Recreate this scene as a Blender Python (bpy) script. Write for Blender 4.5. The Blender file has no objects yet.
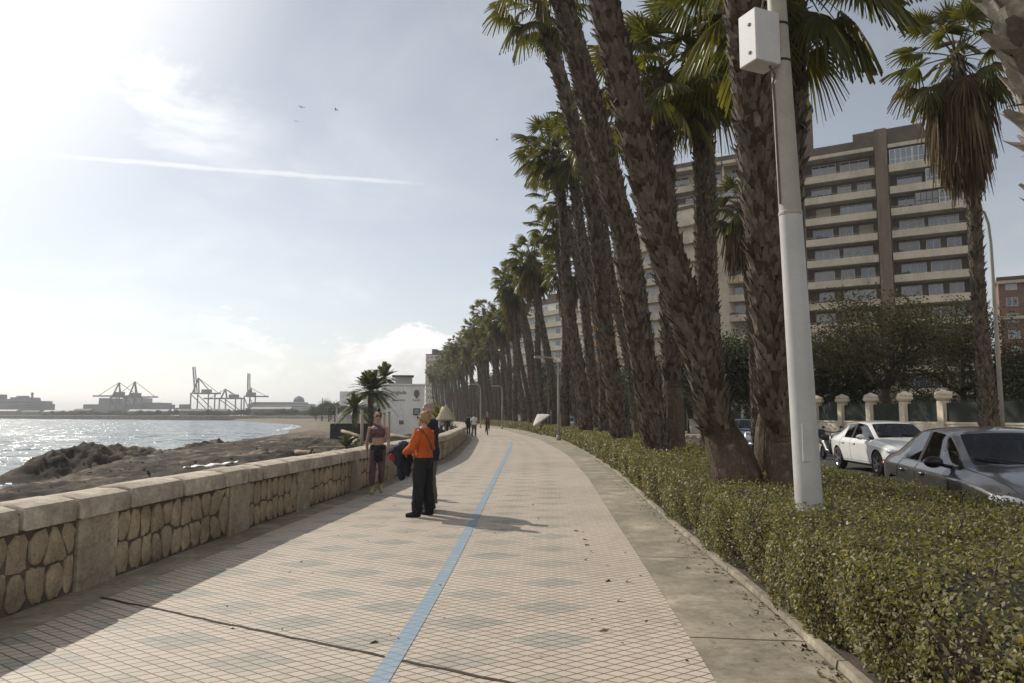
EXPOSURE = 0.27; SKY_STRENGTH = .086; SKY_DUST = 0.45; SUN_STRENGTH = 3.7; CLOUD_BASE = 6.6; WAVE = 2.2; HAZE = .0003; GLOW = 7; SKY_SAT = .46; HAZE_G = .2
import bpy, bmesh, math, random
import numpy as np
from mathutils import Vector, Matrix, noise as mnoise
R = math.radians
S = bpy.context.scene
COL = S.collection
rng = random.Random(11)
nrng = np.random.default_rng(5)

# ------------------------------------------------------------------ camera
F = 750.0; CAMZ = 1.6; PITCH = math.atan(73.5 / F)
cs, sn = math.cos(PITCH), math.sin(PITCH)
cd = bpy.data.cameras.new('camera'); cam = bpy.data.objects.new('camera', cd); COL.objects.link(cam)
cam.location = (0, 0, CAMZ); cam.rotation_euler = (math.pi/2 + PITCH, 0, 0)
cd.sensor_width = 36; cd.lens = F/1024*36; cd.clip_start = .05; cd.clip_end = 20000
S.camera = cam

def G(px, py, z=0.0):
    """ground point measured in the photograph, on the level z"""
    u = (px-512)/F; v = (341.5-py)/F
    d = Vector((u, cs - v*sn, sn + v*cs)); t = (z-CAMZ)/d.z
    return Vector((d.x*t, d.y*t, z))
def P(px, py, Y):
    """point at distance Y"""
    u = (px-512)/F; v = (341.5-py)/F
    d = Vector((u, cs - v*sn, sn + v*cs)); t = Y/d.y
    return Vector((d.x*t, Y, CAMZ + d.z*t))

# ------------------------------------------------------------------ materials
MATS = {}
def nodes_of(name):
    m = bpy.data.materials.new(name); m.use_nodes = True
    nt = m.node_tree; nt.nodes.clear()
    out = nt.nodes.new('ShaderNodeOutputMaterial'); MATS[name] = m
    return m, nt, out
def N(nt, typ, **kw):
    n = nt.nodes.new('ShaderNode' + typ)
    for k, v in kw.items():
        if k.startswith('i_'):
            key = k[2:].replace('_', ' ')
            n.inputs[key].default_value = v
        else: setattr(n, k, v)
    return n
def L(nt, a, b): nt.links.new(a, b)
def c4(c): return (c[0], c[1], c[2], 1)
def math_n(nt, op, a, b=None, clamp=False):
    n = nt.nodes.new('ShaderNodeMath'); n.operation = op; n.use_clamp = clamp
    for i, x in enumerate((a, b)):
        if x is None: continue
        if isinstance(x, (int, float)): n.inputs[i].default_value = x
        else: nt.links.new(x, n.inputs[i])
    return n.outputs[0]
def ramp(nt, fac, stops):
    r = nt.nodes.new('ShaderNodeValToRGB'); e = r.color_ramp.elements
    while len(e) < len(stops): e.new(.5)
    for el, (p, c) in zip(e, stops):
        el.position = p; el.color = c4(c) if len(c) == 3 else c
    nt.links.new(fac, r.inputs[0]); return r.outputs[0]
def mixc(nt, fac, a, b, blend='MIX'):
    n = nt.nodes.new('ShaderNodeMix'); n.data_type = 'RGBA'; n.blend_type = blend
    if isinstance(fac, (int, float)): n.inputs[0].default_value = fac
    else: nt.links.new(fac, n.inputs[0])
    for i, x in ((6, a), (7, b)):
        if isinstance(x, tuple): n.inputs[i].default_value = c4(x)
        else: nt.links.new(x, n.inputs[i])
    return n.outputs[2]
def noise_n(nt, vec, scale, detail=4, rough=.55, dist=0):
    n = nt.nodes.new('ShaderNodeTexNoise'); n.inputs['Scale'].default_value = scale
    n.inputs['Detail'].default_value = detail; n.inputs['Roughness'].default_value = rough
    n.inputs['Distortion'].default_value = dist
    if vec is not None: nt.links.new(vec, n.inputs['Vector'])
    return n.outputs['Fac']
def objco(nt): return nt.nodes.new('ShaderNodeTexCoord').outputs['Object']
def bump_n(nt, h, strength=.4, dist=.02):
    b = nt.nodes.new('ShaderNodeBump'); b.inputs['Strength'].default_value = strength
    b.inputs['Distance'].default_value = dist; nt.links.new(h, b.inputs['Height']); return b.outputs[0]
def mk(name, c1, c2=None, scale=3, rough=.8, bump=0, bscale=None, metallic=0, spec=.3, coat=0, c3=None, stretch=None, dirt=.3):
    """a two- or three-tone noisy surface"""
    m, nt, out = nodes_of(name)
    b = N(nt, 'BsdfPrincipled'); L(nt, b.outputs[0], out.inputs[0])
    b.inputs['Roughness'].default_value = rough; b.inputs['Metallic'].default_value = metallic
    b.inputs['Specular IOR Level'].default_value = spec; b.inputs['Coat Weight'].default_value = coat
    b.inputs['Coat Roughness'].default_value = .05
    co = objco(nt)
    if stretch:
        mp = N(nt, 'Mapping'); mp.inputs['Scale'].default_value = stretch; L(nt, co, mp.inputs[0]); co = mp.outputs[0]
    if c2 is None: c2 = tuple(x*.8 for x in c1)
    f = noise_n(nt, co, scale, 6, .6)
    st = [(.32, c1), (.68, c2)] if c3 is None else [(.3, c1), (.5, c2), (.7, c3)]
    col = ramp(nt, f, st)
    if dirt:                                   # patches and fine speckle of wear
        d1 = noise_n(nt, co, scale*.31, 5, .7, .5); d2 = noise_n(nt, co, scale*11, 3, .7)
        col = mixc(nt, 1.0, col, ramp(nt, d1, [(.30, (1-dirt,)*3), (.52, (1, 1, 1)), (.75, (1+dirt*.35,)*3)]), 'MULTIPLY')
        col = mixc(nt, 1.0, col, ramp(nt, d2, [(.28, (1-dirt*.8,)*3), (.5, (1, 1, 1)), (.72, (1+dirt*.3,)*3)]), 'MULTIPLY')
    L(nt, col, b.inputs['Base Color'])
    if bump:
        L(nt, bump_n(nt, noise_n(nt, co, bscale or scale*6, 5, .65), .6, bump), b.inputs['Normal'])
    return m
def mk_leaf(name, cols, trans=.35, rough=.5, spec=.35):
    """leaves: colour differs leaf by leaf, light comes through"""
    m, nt, out = nodes_of(name)
    g = nt.nodes.new('ShaderNodeNewGeometry')
    k = len(cols)
    c = ramp(nt, g.outputs['Random Per Island'], [(i/max(1, k-1), cols[i]) for i in range(k)])
    b = N(nt, 'BsdfPrincipled'); b.inputs['Roughness'].default_value = rough; b.inputs['Specular IOR Level'].default_value = spec
    L(nt, c, b.inputs['Base Color'])
    t = N(nt, 'BsdfTranslucent'); L(nt, mixc(nt, 1.0, c, (1.5, 1.5, .5), 'MULTIPLY'), t.inputs[0])
    mx = N(nt, 'MixShader'); mx.inputs[0].default_value = trans
    L(nt, b.outputs[0], mx.inputs[1]); L(nt, t.outputs[0], mx.inputs[2]); L(nt, mx.outputs[0], out.inputs[0])
    return m
def mk_glass(name, tint=(.35, .4, .4), refl=.12):
    m, nt, out = nodes_of(name)
    tr = N(nt, 'BsdfTransparent'); tr.inputs[0].default_value = c4(tint)
    gl = N(nt, 'BsdfGlossy'); gl.inputs['Roughness'].default_value = .02
    fr = N(nt, 'Fresnel'); fr.inputs[0].default_value = 1.5
    mx = N(nt, 'MixShader'); L(nt, math_n(nt, 'ADD', fr.outputs[0], refl, True), mx.inputs[0])
    L(nt, tr.outputs[0], mx.inputs[1]); L(nt, gl.outputs[0], mx.inputs[2]); L(nt, mx.outputs[0], out.inputs[0])
    return m

# ------------------------------------------------------------------ mesh builder
class MB:
    def __init__(s): s.v = []; s.f = []; s.m = []; s.mi = 0
    def add(s, vs, fs):
        o = len(s.v); s.v.extend([tuple(v) for v in vs]); s.f.extend([tuple(i+o for i in f) for f in fs]); s.m.extend([s.mi]*len(fs))
    def quad(s, a, b, c, d): s.add([a, b, c, d], [(0, 1, 2, 3)])
    def box(s, c, size, rz=0, M=None, taper=1.0):
        x, y, z = size[0]/2, size[1]/2, size[2]/2
        vs = [Vector((sx*x*(taper if sz > 0 else 1), sy*y*(taper if sz > 0 else 1), sz*z)) for sz in (-1, 1) for sy in (-1, 1) for sx in (-1, 1)]
        if M is not None: vs = [M @ v for v in vs]
        if rz: vs = [Matrix.Rotation(rz, 3, 'Z') @ v for v in vs]
        c = Vector(c); vs = [v + c for v in vs]
        s.add(vs, [(0, 2, 3, 1), (4, 5, 7, 6), (0, 1, 5, 4), (2, 6, 7, 3), (0, 4, 6, 2), (1, 3, 7, 5)])
    def bb(s, x0, x1, y0, y1, z0, z1): s.box(((x0+x1)/2, (y0+y1)/2, (z0+z1)/2), (x1-x0, y1-y0, z1-z0))
    def bar(s, a, b, w, h=None, up=Vector((0, 0, 1))):
        a = Vector(a); b = Vector(b); d = b-a; h = h or w
        if d.length < 1e-6: return
        d.normalize(); sd = d.cross(up)
        if sd.length < 1e-3: sd = d.cross(Vector((1, 0, 0)))
        sd.normalize(); u = sd.cross(d)
        vs = [p + sd*sx*w/2 + u*sy*h/2 for p in (a, b) for sy in (-1, 1) for sx in (-1, 1)]
        s.add(vs, [(0, 1, 3, 2), (4, 6, 7, 5), (0, 4, 5, 1), (2, 3, 7, 6), (0, 2, 6, 4), (1, 5, 7, 3)])
    def loft(s, rings, cap=True, close=True):
        n = len(rings[0]); vs = [p for r in rings for p in r]; fs = []
        for i in range(len(rings)-1):
            for j in range(n if close else n-1):
                k = (j+1) % n; fs.append((i*n+j, i*n+k, (i+1)*n+k, (i+1)*n+j))
        if cap and close:
            fs.append(tuple(range(n-1, -1, -1))); fs.append(tuple((len(rings)-1)*n+j for j in range(n)))
        s.add(vs, fs)
    def tube(s, pts, rad, n=8, cap=True, flat=None, ref=None):
        """round (or elliptical) tube through pts; rad a number or list; flat = ratio of the second radius (number or list)"""
        pts = [Vector(p) for p in pts]; k = len(pts)
        if isinstance(rad, (int, float)): rad = [rad]*k
        if flat is None: flat = 1.0
        if isinstance(flat, (int, float)): flat = [flat]*k
        rings = []; sd = None
        for i in range(k):
            d = (pts[min(i+1, k-1)] - pts[max(i-1, 0)])
            if d.length < 1e-9: d = Vector((0, 0, 1))
            d.normalize()
            if sd is None:
                rf = Vector(ref) if ref else (Vector((1, 0, 0)) if abs(d.x) < .8 else Vector((0, 1, 0)))
                sd = rf
            sd = (sd - d*sd.dot(d)); sd.normalize(); t = d.cross(sd)
            rings.append([pts[i] + sd*math.cos(2*math.pi*j/n)*rad[i] + t*math.sin(2*math.pi*j/n)*rad[i]*flat[i] for j in range(n)])
        s.loft(rings, cap)
    def lathe(s, c, prof, n=16, cap=True):
        c = Vector(c)
        s.loft([[c + Vector((r*math.cos(2*math.pi*j/n), r*math.sin(2*math.pi*j/n), z)) for j in range(n)] for r, z in prof], cap)
    def ell(s, c, r, n=12, m=8, M=None):
        c = Vector(c); rings = []
        for i in range(m+1):
            a = -math.pi/2 + math.pi*(i+.02)/(m+.04)
            ring = []
            for j in range(n):
                b = 2*math.pi*j/n
                v = Vector((r[0]*math.cos(a)*math.cos(b), r[1]*math.cos(a)*math.sin(b), r[2]*math.sin(a)))
                ring.append(c + (M @ v if M is not None else v))
            rings.append(ring)
        s.loft(rings)
    def mesh(s, name, mats, smooth=False):
        me = bpy.data.meshes.new(name); me.from_pydata(s.v, [], s.f)
        for mm in (mats if isinstance(mats, (list, tuple)) else [mats]): me.materials.append(MATS[mm] if isinstance(mm, str) else mm)
        if any(s.m): me.polygons.foreach_set('material_index', s.m)
        if smooth: me.polygons.foreach_set('use_smooth', [True]*len(me.polygons))
        me.update(); return me
    def build(s, name, mats, parent=None, smooth=False, loc=None, rz=0, auto=None):
        me = s.mesh(name, mats, smooth)
        if auto is not None: me.set_sharp_from_angle(angle=R(auto))
        return link(name, me, parent, loc, rz)
def link(name, me, parent=None, loc=None, rz=0):
    o = bpy.data.objects.new(name, me); COL.objects.link(o)
    if parent is not None: o.parent = parent
    if loc is not None: o.location = loc
    if rz: o.rotation_euler = (0, 0, rz)
    return o
def tag(o, label, cat=None, group=None, kind=None):
    if label: o['label'] = label
    if cat: o['category'] = cat
    if group: o['group'] = group
    if kind: o['kind'] = kind
    return o
def thing(name, label, cat, loc=(0, 0, 0), rz=0, group=None):
    o = bpy.data.objects.new(name, None); COL.objects.link(o); o.location = loc; o.rotation_euler = (0, 0, rz)
    o.empty_display_size = .2
    return tag(o, label, cat, group)
def struct(o): o['kind'] = 'structure'; return o
def copy_tree(o, parent=None):
    c = o.copy(); COL.objects.link(c)
    if parent is not None: c.parent = parent
    for ch in list(o.children): copy_tree(ch, c)
    return c
def np_mesh(name, V, Q, mats, smooth=False, uv=None):
    """quads or tris from arrays"""
    V = np.asarray(V, np.float32); Q = np.asarray(Q, np.int32); k = Q.shape[1]
    me = bpy.data.meshes.new(name); me.vertices.add(len(V)); me.vertices.foreach_set('co', V.ravel())
    me.loops.add(Q.size); me.loops.foreach_set('vertex_index', Q.ravel())
    me.polygons.add(len(Q)); me.polygons.foreach_set('loop_start', np.arange(len(Q), dtype=np.int32)*k)
    me.polygons.foreach_set('loop_total', np.full(len(Q), k, np.int32))
    for mm in (mats if isinstance(mats, (list, tuple)) else [mats]): me.materials.append(MATS[mm])
    if smooth: me.polygons.foreach_set('use_smooth', np.ones(len(Q), bool))
    if uv is not None:
        l = me.uv_layers.new(name='UVMap'); l.data.foreach_set('uv', np.asarray(uv, np.float32)[Q.ravel()].ravel())
    me.update(calc_edges=True); me.validate(); return me
def leaves(C, size, aspect=.5, updir=None, spread=1.0, nr=None):
    """one small folded leaf (rhombus) per centre; returns V,Q"""
    nr = nr or nrng; n = len(C); C = np.asarray(C, float)
    nm = nr.normal(size=(n, 3))*spread
    if updir is not None: nm += updir
    nm /= np.linalg.norm(nm, axis=1, keepdims=True)+1e-9
    t = nr.normal(size=(n, 3)); t -= nm*np.sum(t*nm, 1, keepdims=True); t /= np.linalg.norm(t, axis=1, keepdims=True)+1e-9
    b = np.cross(nm, t)
    s = (size*(.65+.7*nr.random(n)))[:, None] if np.isscalar(size) else (np.asarray(size)*(.65+.7*nr.random(n)))[:, None]
    V = np.stack([C - t*s*.5, C + b*s*aspect*.5 + t*s*.06, C + t*s*.5 - nm*s*.12, C - b*s*aspect*.5 + t*s*.06], 1).reshape(-1, 3)
    Q = np.arange(4*n).reshape(n, 4)
    return V, Q
def bake(o, mods, name=None):
    """evaluate modifiers into a plain mesh; removes the temporary object"""
    for typ, kw in mods:
        md = o.modifiers.new(typ.lower(), typ)
        for k, v in kw.items(): setattr(md, k, v)
    dg = bpy.context.evaluated_depsgraph_get()
    dg.update()
    me = bpy.data.meshes.new_from_object(o.evaluated_get(dg))
    old = o.data; bpy.data.objects.remove(o); bpy.data.meshes.remove(old)
    return me
def fuse(mb, name, mat, parent, voxel=.01, smooth=4, loc=None, folds=0, fsize=.09):
    """many overlapping solids become ONE continuous skin"""
    o = link('tmp', mb.mesh('tmp', mat))
    me = bake(o, [('REMESH', dict(mode='VOXEL', voxel_size=voxel, use_smooth_shade=True)), ('SMOOTH', dict(iterations=smooth, factor=.5))]+([('DISPLACE', dict(texture=fold_tex(fsize), strength=folds, mid_level=.5, texture_coords='LOCAL'))] if folds else []))
    me.name = name
    if not me.materials: me.materials.append(MATS[mat])
    return link(name, me, parent, loc)
def fold_tex(size):
    k = 'folds%g' % size
    if k not in bpy.data.textures:
        t = bpy.data.textures.new(k, 'CLOUDS'); t.noise_scale = size; t.noise_depth = 3
    return bpy.data.textures[k]
def text_mesh(txt, size, depth=.01):
    cu = bpy.data.curves.new('t', 'FONT'); cu.body = txt; cu.size = size; cu.extrude = depth
    o = bpy.data.objects.new('t', cu); COL.objects.link(o)
    dg = bpy.context.evaluated_depsgraph_get(); dg.update()
    me = bpy.data.meshes.new_from_object(o.evaluated_get(dg)); bpy.data.objects.remove(o)
    return me
def fbm(x, y, oct=4, sx=1.0):
    out = np.zeros(x.shape)
    flat = np.stack([x.ravel()*sx, y.ravel()*sx], 1)
    out = np.array([mnoise.fractal(Vector((a, b, 3.7)), 1.0, 2.1, oct) for a, b in flat])
    return out.reshape(x.shape)

# ------------------------------------------------------------------ curves of the seafront (X as a function of Y), measured on the ground
YG = np.arange(-30, 420, .5)
def curve(pts, far, w=5):
    ps = sorted([(p.y, p.x) for p in pts] + far); ys = [p[0] for p in ps]; xs = [p[1] for p in ps]
    s0 = (xs[2]-xs[0])/(ys[2]-ys[0])
    X = np.interp(YG, ys, xs); lo = YG < ys[0]; X[lo] = xs[0] + s0*(YG[lo]-ys[0])
    k = np.exp(-np.linspace(-2, 2, 2*w*2+1)**2); k /= k.sum()
    Xp = np.pad(X, len(k)//2, mode='reflect', reflect_type='odd'); X = np.convolve(Xp, k, 'valid')
    return lambda y: np.interp(y, YG, X)
FAR = [(150, -8.2), (200, -16), (250, -25), (300, -36), (419, -66)]
kerbX = curve([G(*p) for p in ((850, 683), (780, 612), (700, 550), (650, 505), (620, 475), (590, 455), (562, 440), (522, 430), (502, 427))], FAR)
paveR = curve([G(*p) for p in ((715, 683), (668, 600), (640, 560), (602, 500), (590, 480), (568, 455), (541, 440), (505, 430))], [(a, b-1.0) for a, b in [(120, -5)]+FAR])
wallX = curve([G(*p) for p in ((0, 620), (95, 586), (232, 534), (340, 497), (445, 459), (466, 440))], [(58, -3.6), (70, -5.2), (90, -8.5), (120, -13.5)]+[(a, b-8) for a, b in FAR])
blueX = curve([G(*p) for p in ((378, 683), (405, 648), (431, 600), (469, 530), (499, 470), (512, 445))], [(60, -.2), (80, -2.5)])
# ------------------------------------------------------------------ render, sky and sun
S.render.engine = 'CYCLES'
S.cycles.use_denoising = True
S.cycles.max_bounces = 8; S.cycles.transparent_max_bounces = 16; S.cycles.volume_bounces = 0
S.cycles.sample_clamp_indirect = 6
S.view_settings.view_transform = 'Standard'; S.view_settings.look = 'None'; S.view_settings.gamma = 1
S.view_settings.use_curve_mapping = False; S.view_settings.exposure = EXPOSURE
SUN = Vector((-.593, .569, .566)).normalized()
W = bpy.data.worlds.new('World'); S.world = W; W.use_nodes = True
nt = W.node_tree; nt.nodes.clear()
wo = N(nt, 'OutputWorld'); bg = N(nt, 'Background'); L(nt, bg.outputs[0], wo.inputs[0]); bg.inputs[1].default_value = SKY_STRENGTH
sky = N(nt, 'TexSky', sky_type='NISHITA', sun_disc=False, sun_elevation=math.asin(SUN.z), sun_rotation=math.atan2(SUN.x, SUN.y),
        air_density=1.0, dust_density=SKY_DUST, ozone_density=1.0, altitude=0)
gen = nt.nodes.new('ShaderNodeTexCoord').outputs['Generated']
nv = N(nt, 'VectorMath', operation='NORMALIZE'); L(nt, gen, nv.inputs[0]); D = nv.outputs[0]
sp = N(nt, 'SeparateXYZ'); L(nt, D, sp.inputs[0]); dx, dy, dz = sp.outputs
def smooth(x, a, b):
    r = N(nt, 'MapRange', interpolation_type='SMOOTHSTEP'); r.inputs[1].default_value = a; r.inputs[2].default_value = b
    L(nt, x, r.inputs[0]); return r.outputs[0]
def bell(x, c, w): return smooth(math_n(nt, 'ABSOLUTE', math_n(nt, 'SUBTRACT', x, c)), w, 0)
mul = lambda *a: a[0] if len(a) == 1 else math_n(nt, 'MULTIPLY', a[0], mul(*a[1:]))
mx_ = lambda *a: a[0] if len(a) == 1 else math_n(nt, 'MAXIMUM', a[0], mx_(*a[1:]))
dot = N(nt, 'VectorMath', operation='DOT_PRODUCT'); L(nt, D, dot.inputs[0]); dot.inputs[1].default_value = SUN
sd_ = dot.outputs['Value']
# planar cloud-deck coordinates
den = math_n(nt, 'ADD', dz, .12)
cb = N(nt, 'CombineXYZ'); L(nt, math_n(nt, 'DIVIDE', dx, den), cb.inputs[0]); L(nt, math_n(nt, 'DIVIDE', dy, den), cb.inputs[1])
n1 = noise_n(nt, cb.outputs[0], .9, 7, .6, .6); n2 = noise_n(nt, cb.outputs[0], 3.2, 6, .62, .3)
az = math_n(nt, 'ARCTAN2', dx, dy); el = math_n(nt, 'ARCSINE', dz)
def dirof(px, py):
    v = (P(px, py, 100) - Vector((0, 0, CAMZ))).normalized(); return v, math.atan2(v.x, v.y), math.asin(v.z)
# thin veil all over, a bright torn patch near the sun, cumulus over the horizon, one contrail
veil = mul(smooth(n1, .42, .75), .22)
_, a0, e0 = dirof(150, 78)
patch = mul(bell(az, a0-.02, .23), bell(math_n(nt, 'SUBTRACT', el, mul(math_n(nt, 'SUBTRACT', az, a0), -.35)), e0, .12), smooth(n2, .30, .72), .9)
mp = N(nt, 'Mapping'); mp.inputs['Scale'].default_value = (1, 1, 1.9); L(nt, D, mp.inputs[0])
cu = noise_n(nt, mp.outputs[0], 9, 9, .6, .25)
_, a1, e1 = dirof(390, 352)
top = math_n(nt, 'SUBTRACT', 1.0, smooth(math_n(nt, 'ADD', math_n(nt, 'SUBTRACT', el, e1), mul(math_n(nt, 'SUBTRACT', cu, .5), -.24)), .008, .022))
cum = mul(top, bell(az, a1+.0, .33), smooth(mx_(cu, 0.0), .3, .55))
_, a2, e2 = dirof(1030, 275)
cum2 = mul(bell(az, a2+.06, .16), bell(el, e2-.03, .06), smooth(cu, .35, .55))
_, a3, e3 = dirof(10, 365)
low = mul(bell(az, a3, .35), bell(el, e3-.01, .07), smooth(noise_n(nt, mp.outputs[0], 6, 6, .6), .45, .62), .6)
va, _, _ = dirof(20, 153); vb, _, _ = dirof(470, 188)
vb2, _, _ = dirof(250, 172)
nrm = va.cross(vb).normalized()
d2 = N(nt, 'VectorMath', operation='DOT_PRODUCT'); L(nt, D, d2.inputs[0]); d2.inputs[1].default_value = nrm
wob = math_n(nt, 'ADD', math_n(nt, 'ABSOLUTE', math_n(nt, 'ADD', d2.outputs['Value'], mul(math_n(nt, 'SUBTRACT', noise_n(nt, D, 10, 3), .5), .006))), mul(math_n(nt, 'SUBTRACT', noise_n(nt, D, 60, 3), .5), .004))
trail = mul(smooth(wob, .005, .0005), smooth(az, -.72, -.6), smooth(az, -.04, -.2), smooth(noise_n(nt, D, 14, 3), .05, .42), .34)
behind = mul(smooth(dy, -.02, -.45), smooth(n1, .36, .52), smooth(dz, .0, .12), .9)  # unseen bright clouds behind the camera, added to fill the shadows
near_sun = mul(smooth(sd_, .885, 1.01), .75)
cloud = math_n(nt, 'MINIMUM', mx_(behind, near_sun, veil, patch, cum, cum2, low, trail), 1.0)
# clouds are lit by the sun behind them: brighter near its direction
glow = math_n(nt, 'POWER', mx_(math_n(nt, 'MULTIPLY', math_n(nt, 'ADD', sd_, .25), .8), 0.0), 3)
lum = math_n(nt, 'ADD', math_n(nt, 'ADD', mul(glow, GLOW), CLOUD_BASE), mul(smooth(dy, 0, -.5), 3.5))  # last term: extra brightness for the added fill clouds behind the camera
cc = N(nt, 'VectorMath', operation='SCALE'); cc.inputs[0].default_value = (1, .985, .96); L(nt, lum, cc.inputs['Scale'])
shade = N(nt, 'VectorMath', operation='SCALE'); L(nt, cc.outputs[0], shade.inputs[0])
L(nt, math_n(nt, 'MINIMUM', math_n(nt, 'ADD', math_n(nt, 'ADD', .72, mul(smooth(cu, .36, .68), .5)), mul(smooth(sd_, .65, .95), .4)), 1.15), shade.inputs['Scale'])
hs = N(nt, 'HueSaturation'); hs.inputs['Saturation'].default_value = SKY_SAT; L(nt, sky.outputs[0], hs.inputs['Color'])
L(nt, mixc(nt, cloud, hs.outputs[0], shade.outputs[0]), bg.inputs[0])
sl = bpy.data.lights.new('sun', 'SUN'); sl.energy = SUN_STRENGTH; sl.angle = R(.53); sl.color = (1, .93, .82)
so = bpy.data.objects.new('sun', sl); COL.objects.link(so); so.rotation_euler = SUN.to_track_quat('Z', 'Y').to_euler(); so.location = (-30, 30, 60)

# ------------------------------------------------------------------ surface materials
mk('soil', (.10, .08, .06), (.06, .05, .04), 4, .95, .03)
mk('ground', (.16, .14, .11), (.10, .09, .07), .3, .95, .05)
mk('concrete', (.37, .32, .235), (.23, .20, .15), 1.3, .85, .006, 60, c3=(.43, .375, .285), dirt=.4)
mk('kerb', (.36, .31, .24), (.26, .22, .17), 4, .85, .01)
mk('asphalt', (.055, .053, .05), (.04, .04, .038), 2, .85, .008, 120)
mk('slabs', (.42, .37, .29), (.34, .30, .24), .8, .85, .004, 40)
mk('dark_joint', (.035, .028, .022), (.06, .05, .04), 9, .95)
def paving(name='paving', paint=None):
    m, nt, out = nodes_of(name); b = N(nt, 'BsdfPrincipled'); L(nt, b.outputs[0], out.inputs[0])
    uv = nt.nodes.new('ShaderNodeTexCoord').outputs['UV']
    s = N(nt, 'SeparateXYZ'); L(nt, uv, s.inputs[0]); u, v, _ = s.outputs
    wb = math_n(nt, 'MULTIPLY', math_n(nt, 'SUBTRACT', noise_n(nt, uv, .8, 2), .5), .03)
    u2 = math_n(nt, 'ADD', u, wb)
    p = math_n(nt, 'ADD', math_n(nt, 'DIVIDE', u2, .66), math_n(nt, 'DIVIDE', v, .46))
    q = math_n(nt, 'SUBTRACT', math_n(nt, 'DIVIDE', u2, .66), math_n(nt, 'DIVIDE', v, .46))
    T = 4.0; PER = 2.0
    def edge(x, k, w):
        f = math_n(nt, 'ABSOLUTE', math_n(nt, 'SUBTRACT', math_n(nt, 'FRACT', math_n(nt, 'MULTIPLY', x, k)), .5))
        r = N(nt, 'MapRange'); r.inputs[1].default_value = .5-w; r.inputs[2].default_value = .5-w*.35; L(nt, f, r.inputs[0]); return r.outputs[0]
    def cell(x): return math_n(nt, 'LESS_THAN', math_n(nt, 'FRACT', math_n(nt, 'DIVIDE', math_n(nt, 'ADD', x, 50.0), PER)), 1/PER)
    groove = math_n(nt, 'MAXIMUM', edge(p, T, .085), edge(q, T, .085))
    dia = math_n(nt, 'MULTIPLY', math_n(nt, 'MULTIPLY', cell(p), cell(q)), math_n(nt, 'LESS_THAN', u, -.62))
    # each tile a little different
    cx = N(nt, 'CombineXYZ')
    for i, x in enumerate((p, q)): L(nt, math_n(nt, 'FLOOR', math_n(nt, 'MULTIPLY', x, T)), cx.inputs[i])
    wn = N(nt, 'TexWhiteNoise', noise_dimensions='2D'); L(nt, cx.outputs[0], wn.inputs['Vector'])
    base = ramp(nt, wn.outputs['Value'], [(0, (.44, .37, .30)), (.5, (.51, .43, .35)), (1, (.47, .41, .34))])
    green = ramp(nt, wn.outputs['Value'], [(0, (.235, .255, .225)), (1, (.30, .31, .265))])
    fade = math_n(nt, 'MULTIPLY', dia, math_n(nt, 'ADD', -.25, math_n(nt, 'MULTIPLY', noise_n(nt, uv, .9, 4), 1.65)), True)
    c = mixc(nt, fade, base, green)
    big = noise_n(nt, uv, .35, 5, .65)
    c = mixc(nt, 1.0, c, ramp(nt, big, [(.25, (.80, .80, .80)), (.55, (1, 1, 1)), (.8, (1.08, 1.06, 1.02))]), 'MULTIPLY')
    st = noise_n(nt, uv, 2.6, 6, .7)
    c = mixc(nt, ramp(nt, st, [(.60, (0, 0, 0)), (.78, (.45, .45, .45))]), c, (.24, .21, .18))
    if paint:
        c = mixc(nt, ramp(nt, noise_n(nt, uv, 5, 6, .75), [(.36, (.55,)*3), (.52, (.93,)*3)]), c, paint); groove = math_n(nt, 'MULTIPLY', groove, .45)
    c = mixc(nt, math_n(nt, 'MULTIPLY', groove, .93), c, (.085, .066, .052))
    L(nt, c, b.inputs['Base Color']); b.inputs['Roughness'].default_value = .62; b.inputs['Specular IOR Level'].default_value = .3
    h = math_n(nt, 'ADD', math_n(nt, 'MULTIPLY', groove, -1.0), math_n(nt, 'MULTIPLY', noise_n(nt, uv, 60, 3), .25))
    L(nt, bump_n(nt, h, .5, .004), b.inputs['Normal'])
paving(); paving('blue_paint', (.205, .30, .385))
def water():
    m, nt, out = nodes_of('water'); b = N(nt, 'BsdfPrincipled'); L(nt, b.outputs[0], out.inputs[0])
    b.inputs['Base Color'].default_value = (.07, .095, .105, 1); b.inputs['Roughness'].default_value = .2; b.inputs['IOR'].default_value = 1.33
    co = objco(nt); mp = N(nt, 'Mapping'); mp.inputs['Scale'].default_value = (.75, 1.0, 1); mp.inputs['Rotation'].default_value = (0, 0, .5); L(nt, co, mp.inputs[0])
    tot = None
    for sc, k in ((.25, .5), (1.1, .8), (4.0, .6)):        # slopes of swell, chop and ripples
        n = nt.nodes.new('ShaderNodeTexNoise'); n.inputs['Scale'].default_value = sc; n.inputs['Detail'].default_value = 2; L(nt, mp.outputs[0], n.inputs['Vector'])
        v = N(nt, 'VectorMath', operation='SUBTRACT'); L(nt, n.outputs['Color'], v.inputs[0]); v.inputs[1].default_value = (.5, .5, .5)
        w = N(nt, 'VectorMath', operation='MULTIPLY'); L(nt, v.outputs[0], w.inputs[0]); w.inputs[1].default_value = (k*WAVE, k*WAVE, 0)
        if tot is None: tot = w.outputs[0]
        else:
            ad = N(nt, 'VectorMath', operation='ADD'); L(nt, tot, ad.inputs[0]); L(nt, w.outputs[0], ad.inputs[1]); tot = ad.outputs[0]
    ad = N(nt, 'VectorMath', operation='ADD'); L(nt, tot, ad.inputs[0]); ad.inputs[1].default_value = (0, 0, 1)
    nn = N(nt, 'VectorMath', operation='NORMALIZE'); L(nt, ad.outputs[0], nn.inputs[0]); L(nt, nn.outputs[0], b.inputs['Normal'])
water()
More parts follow.
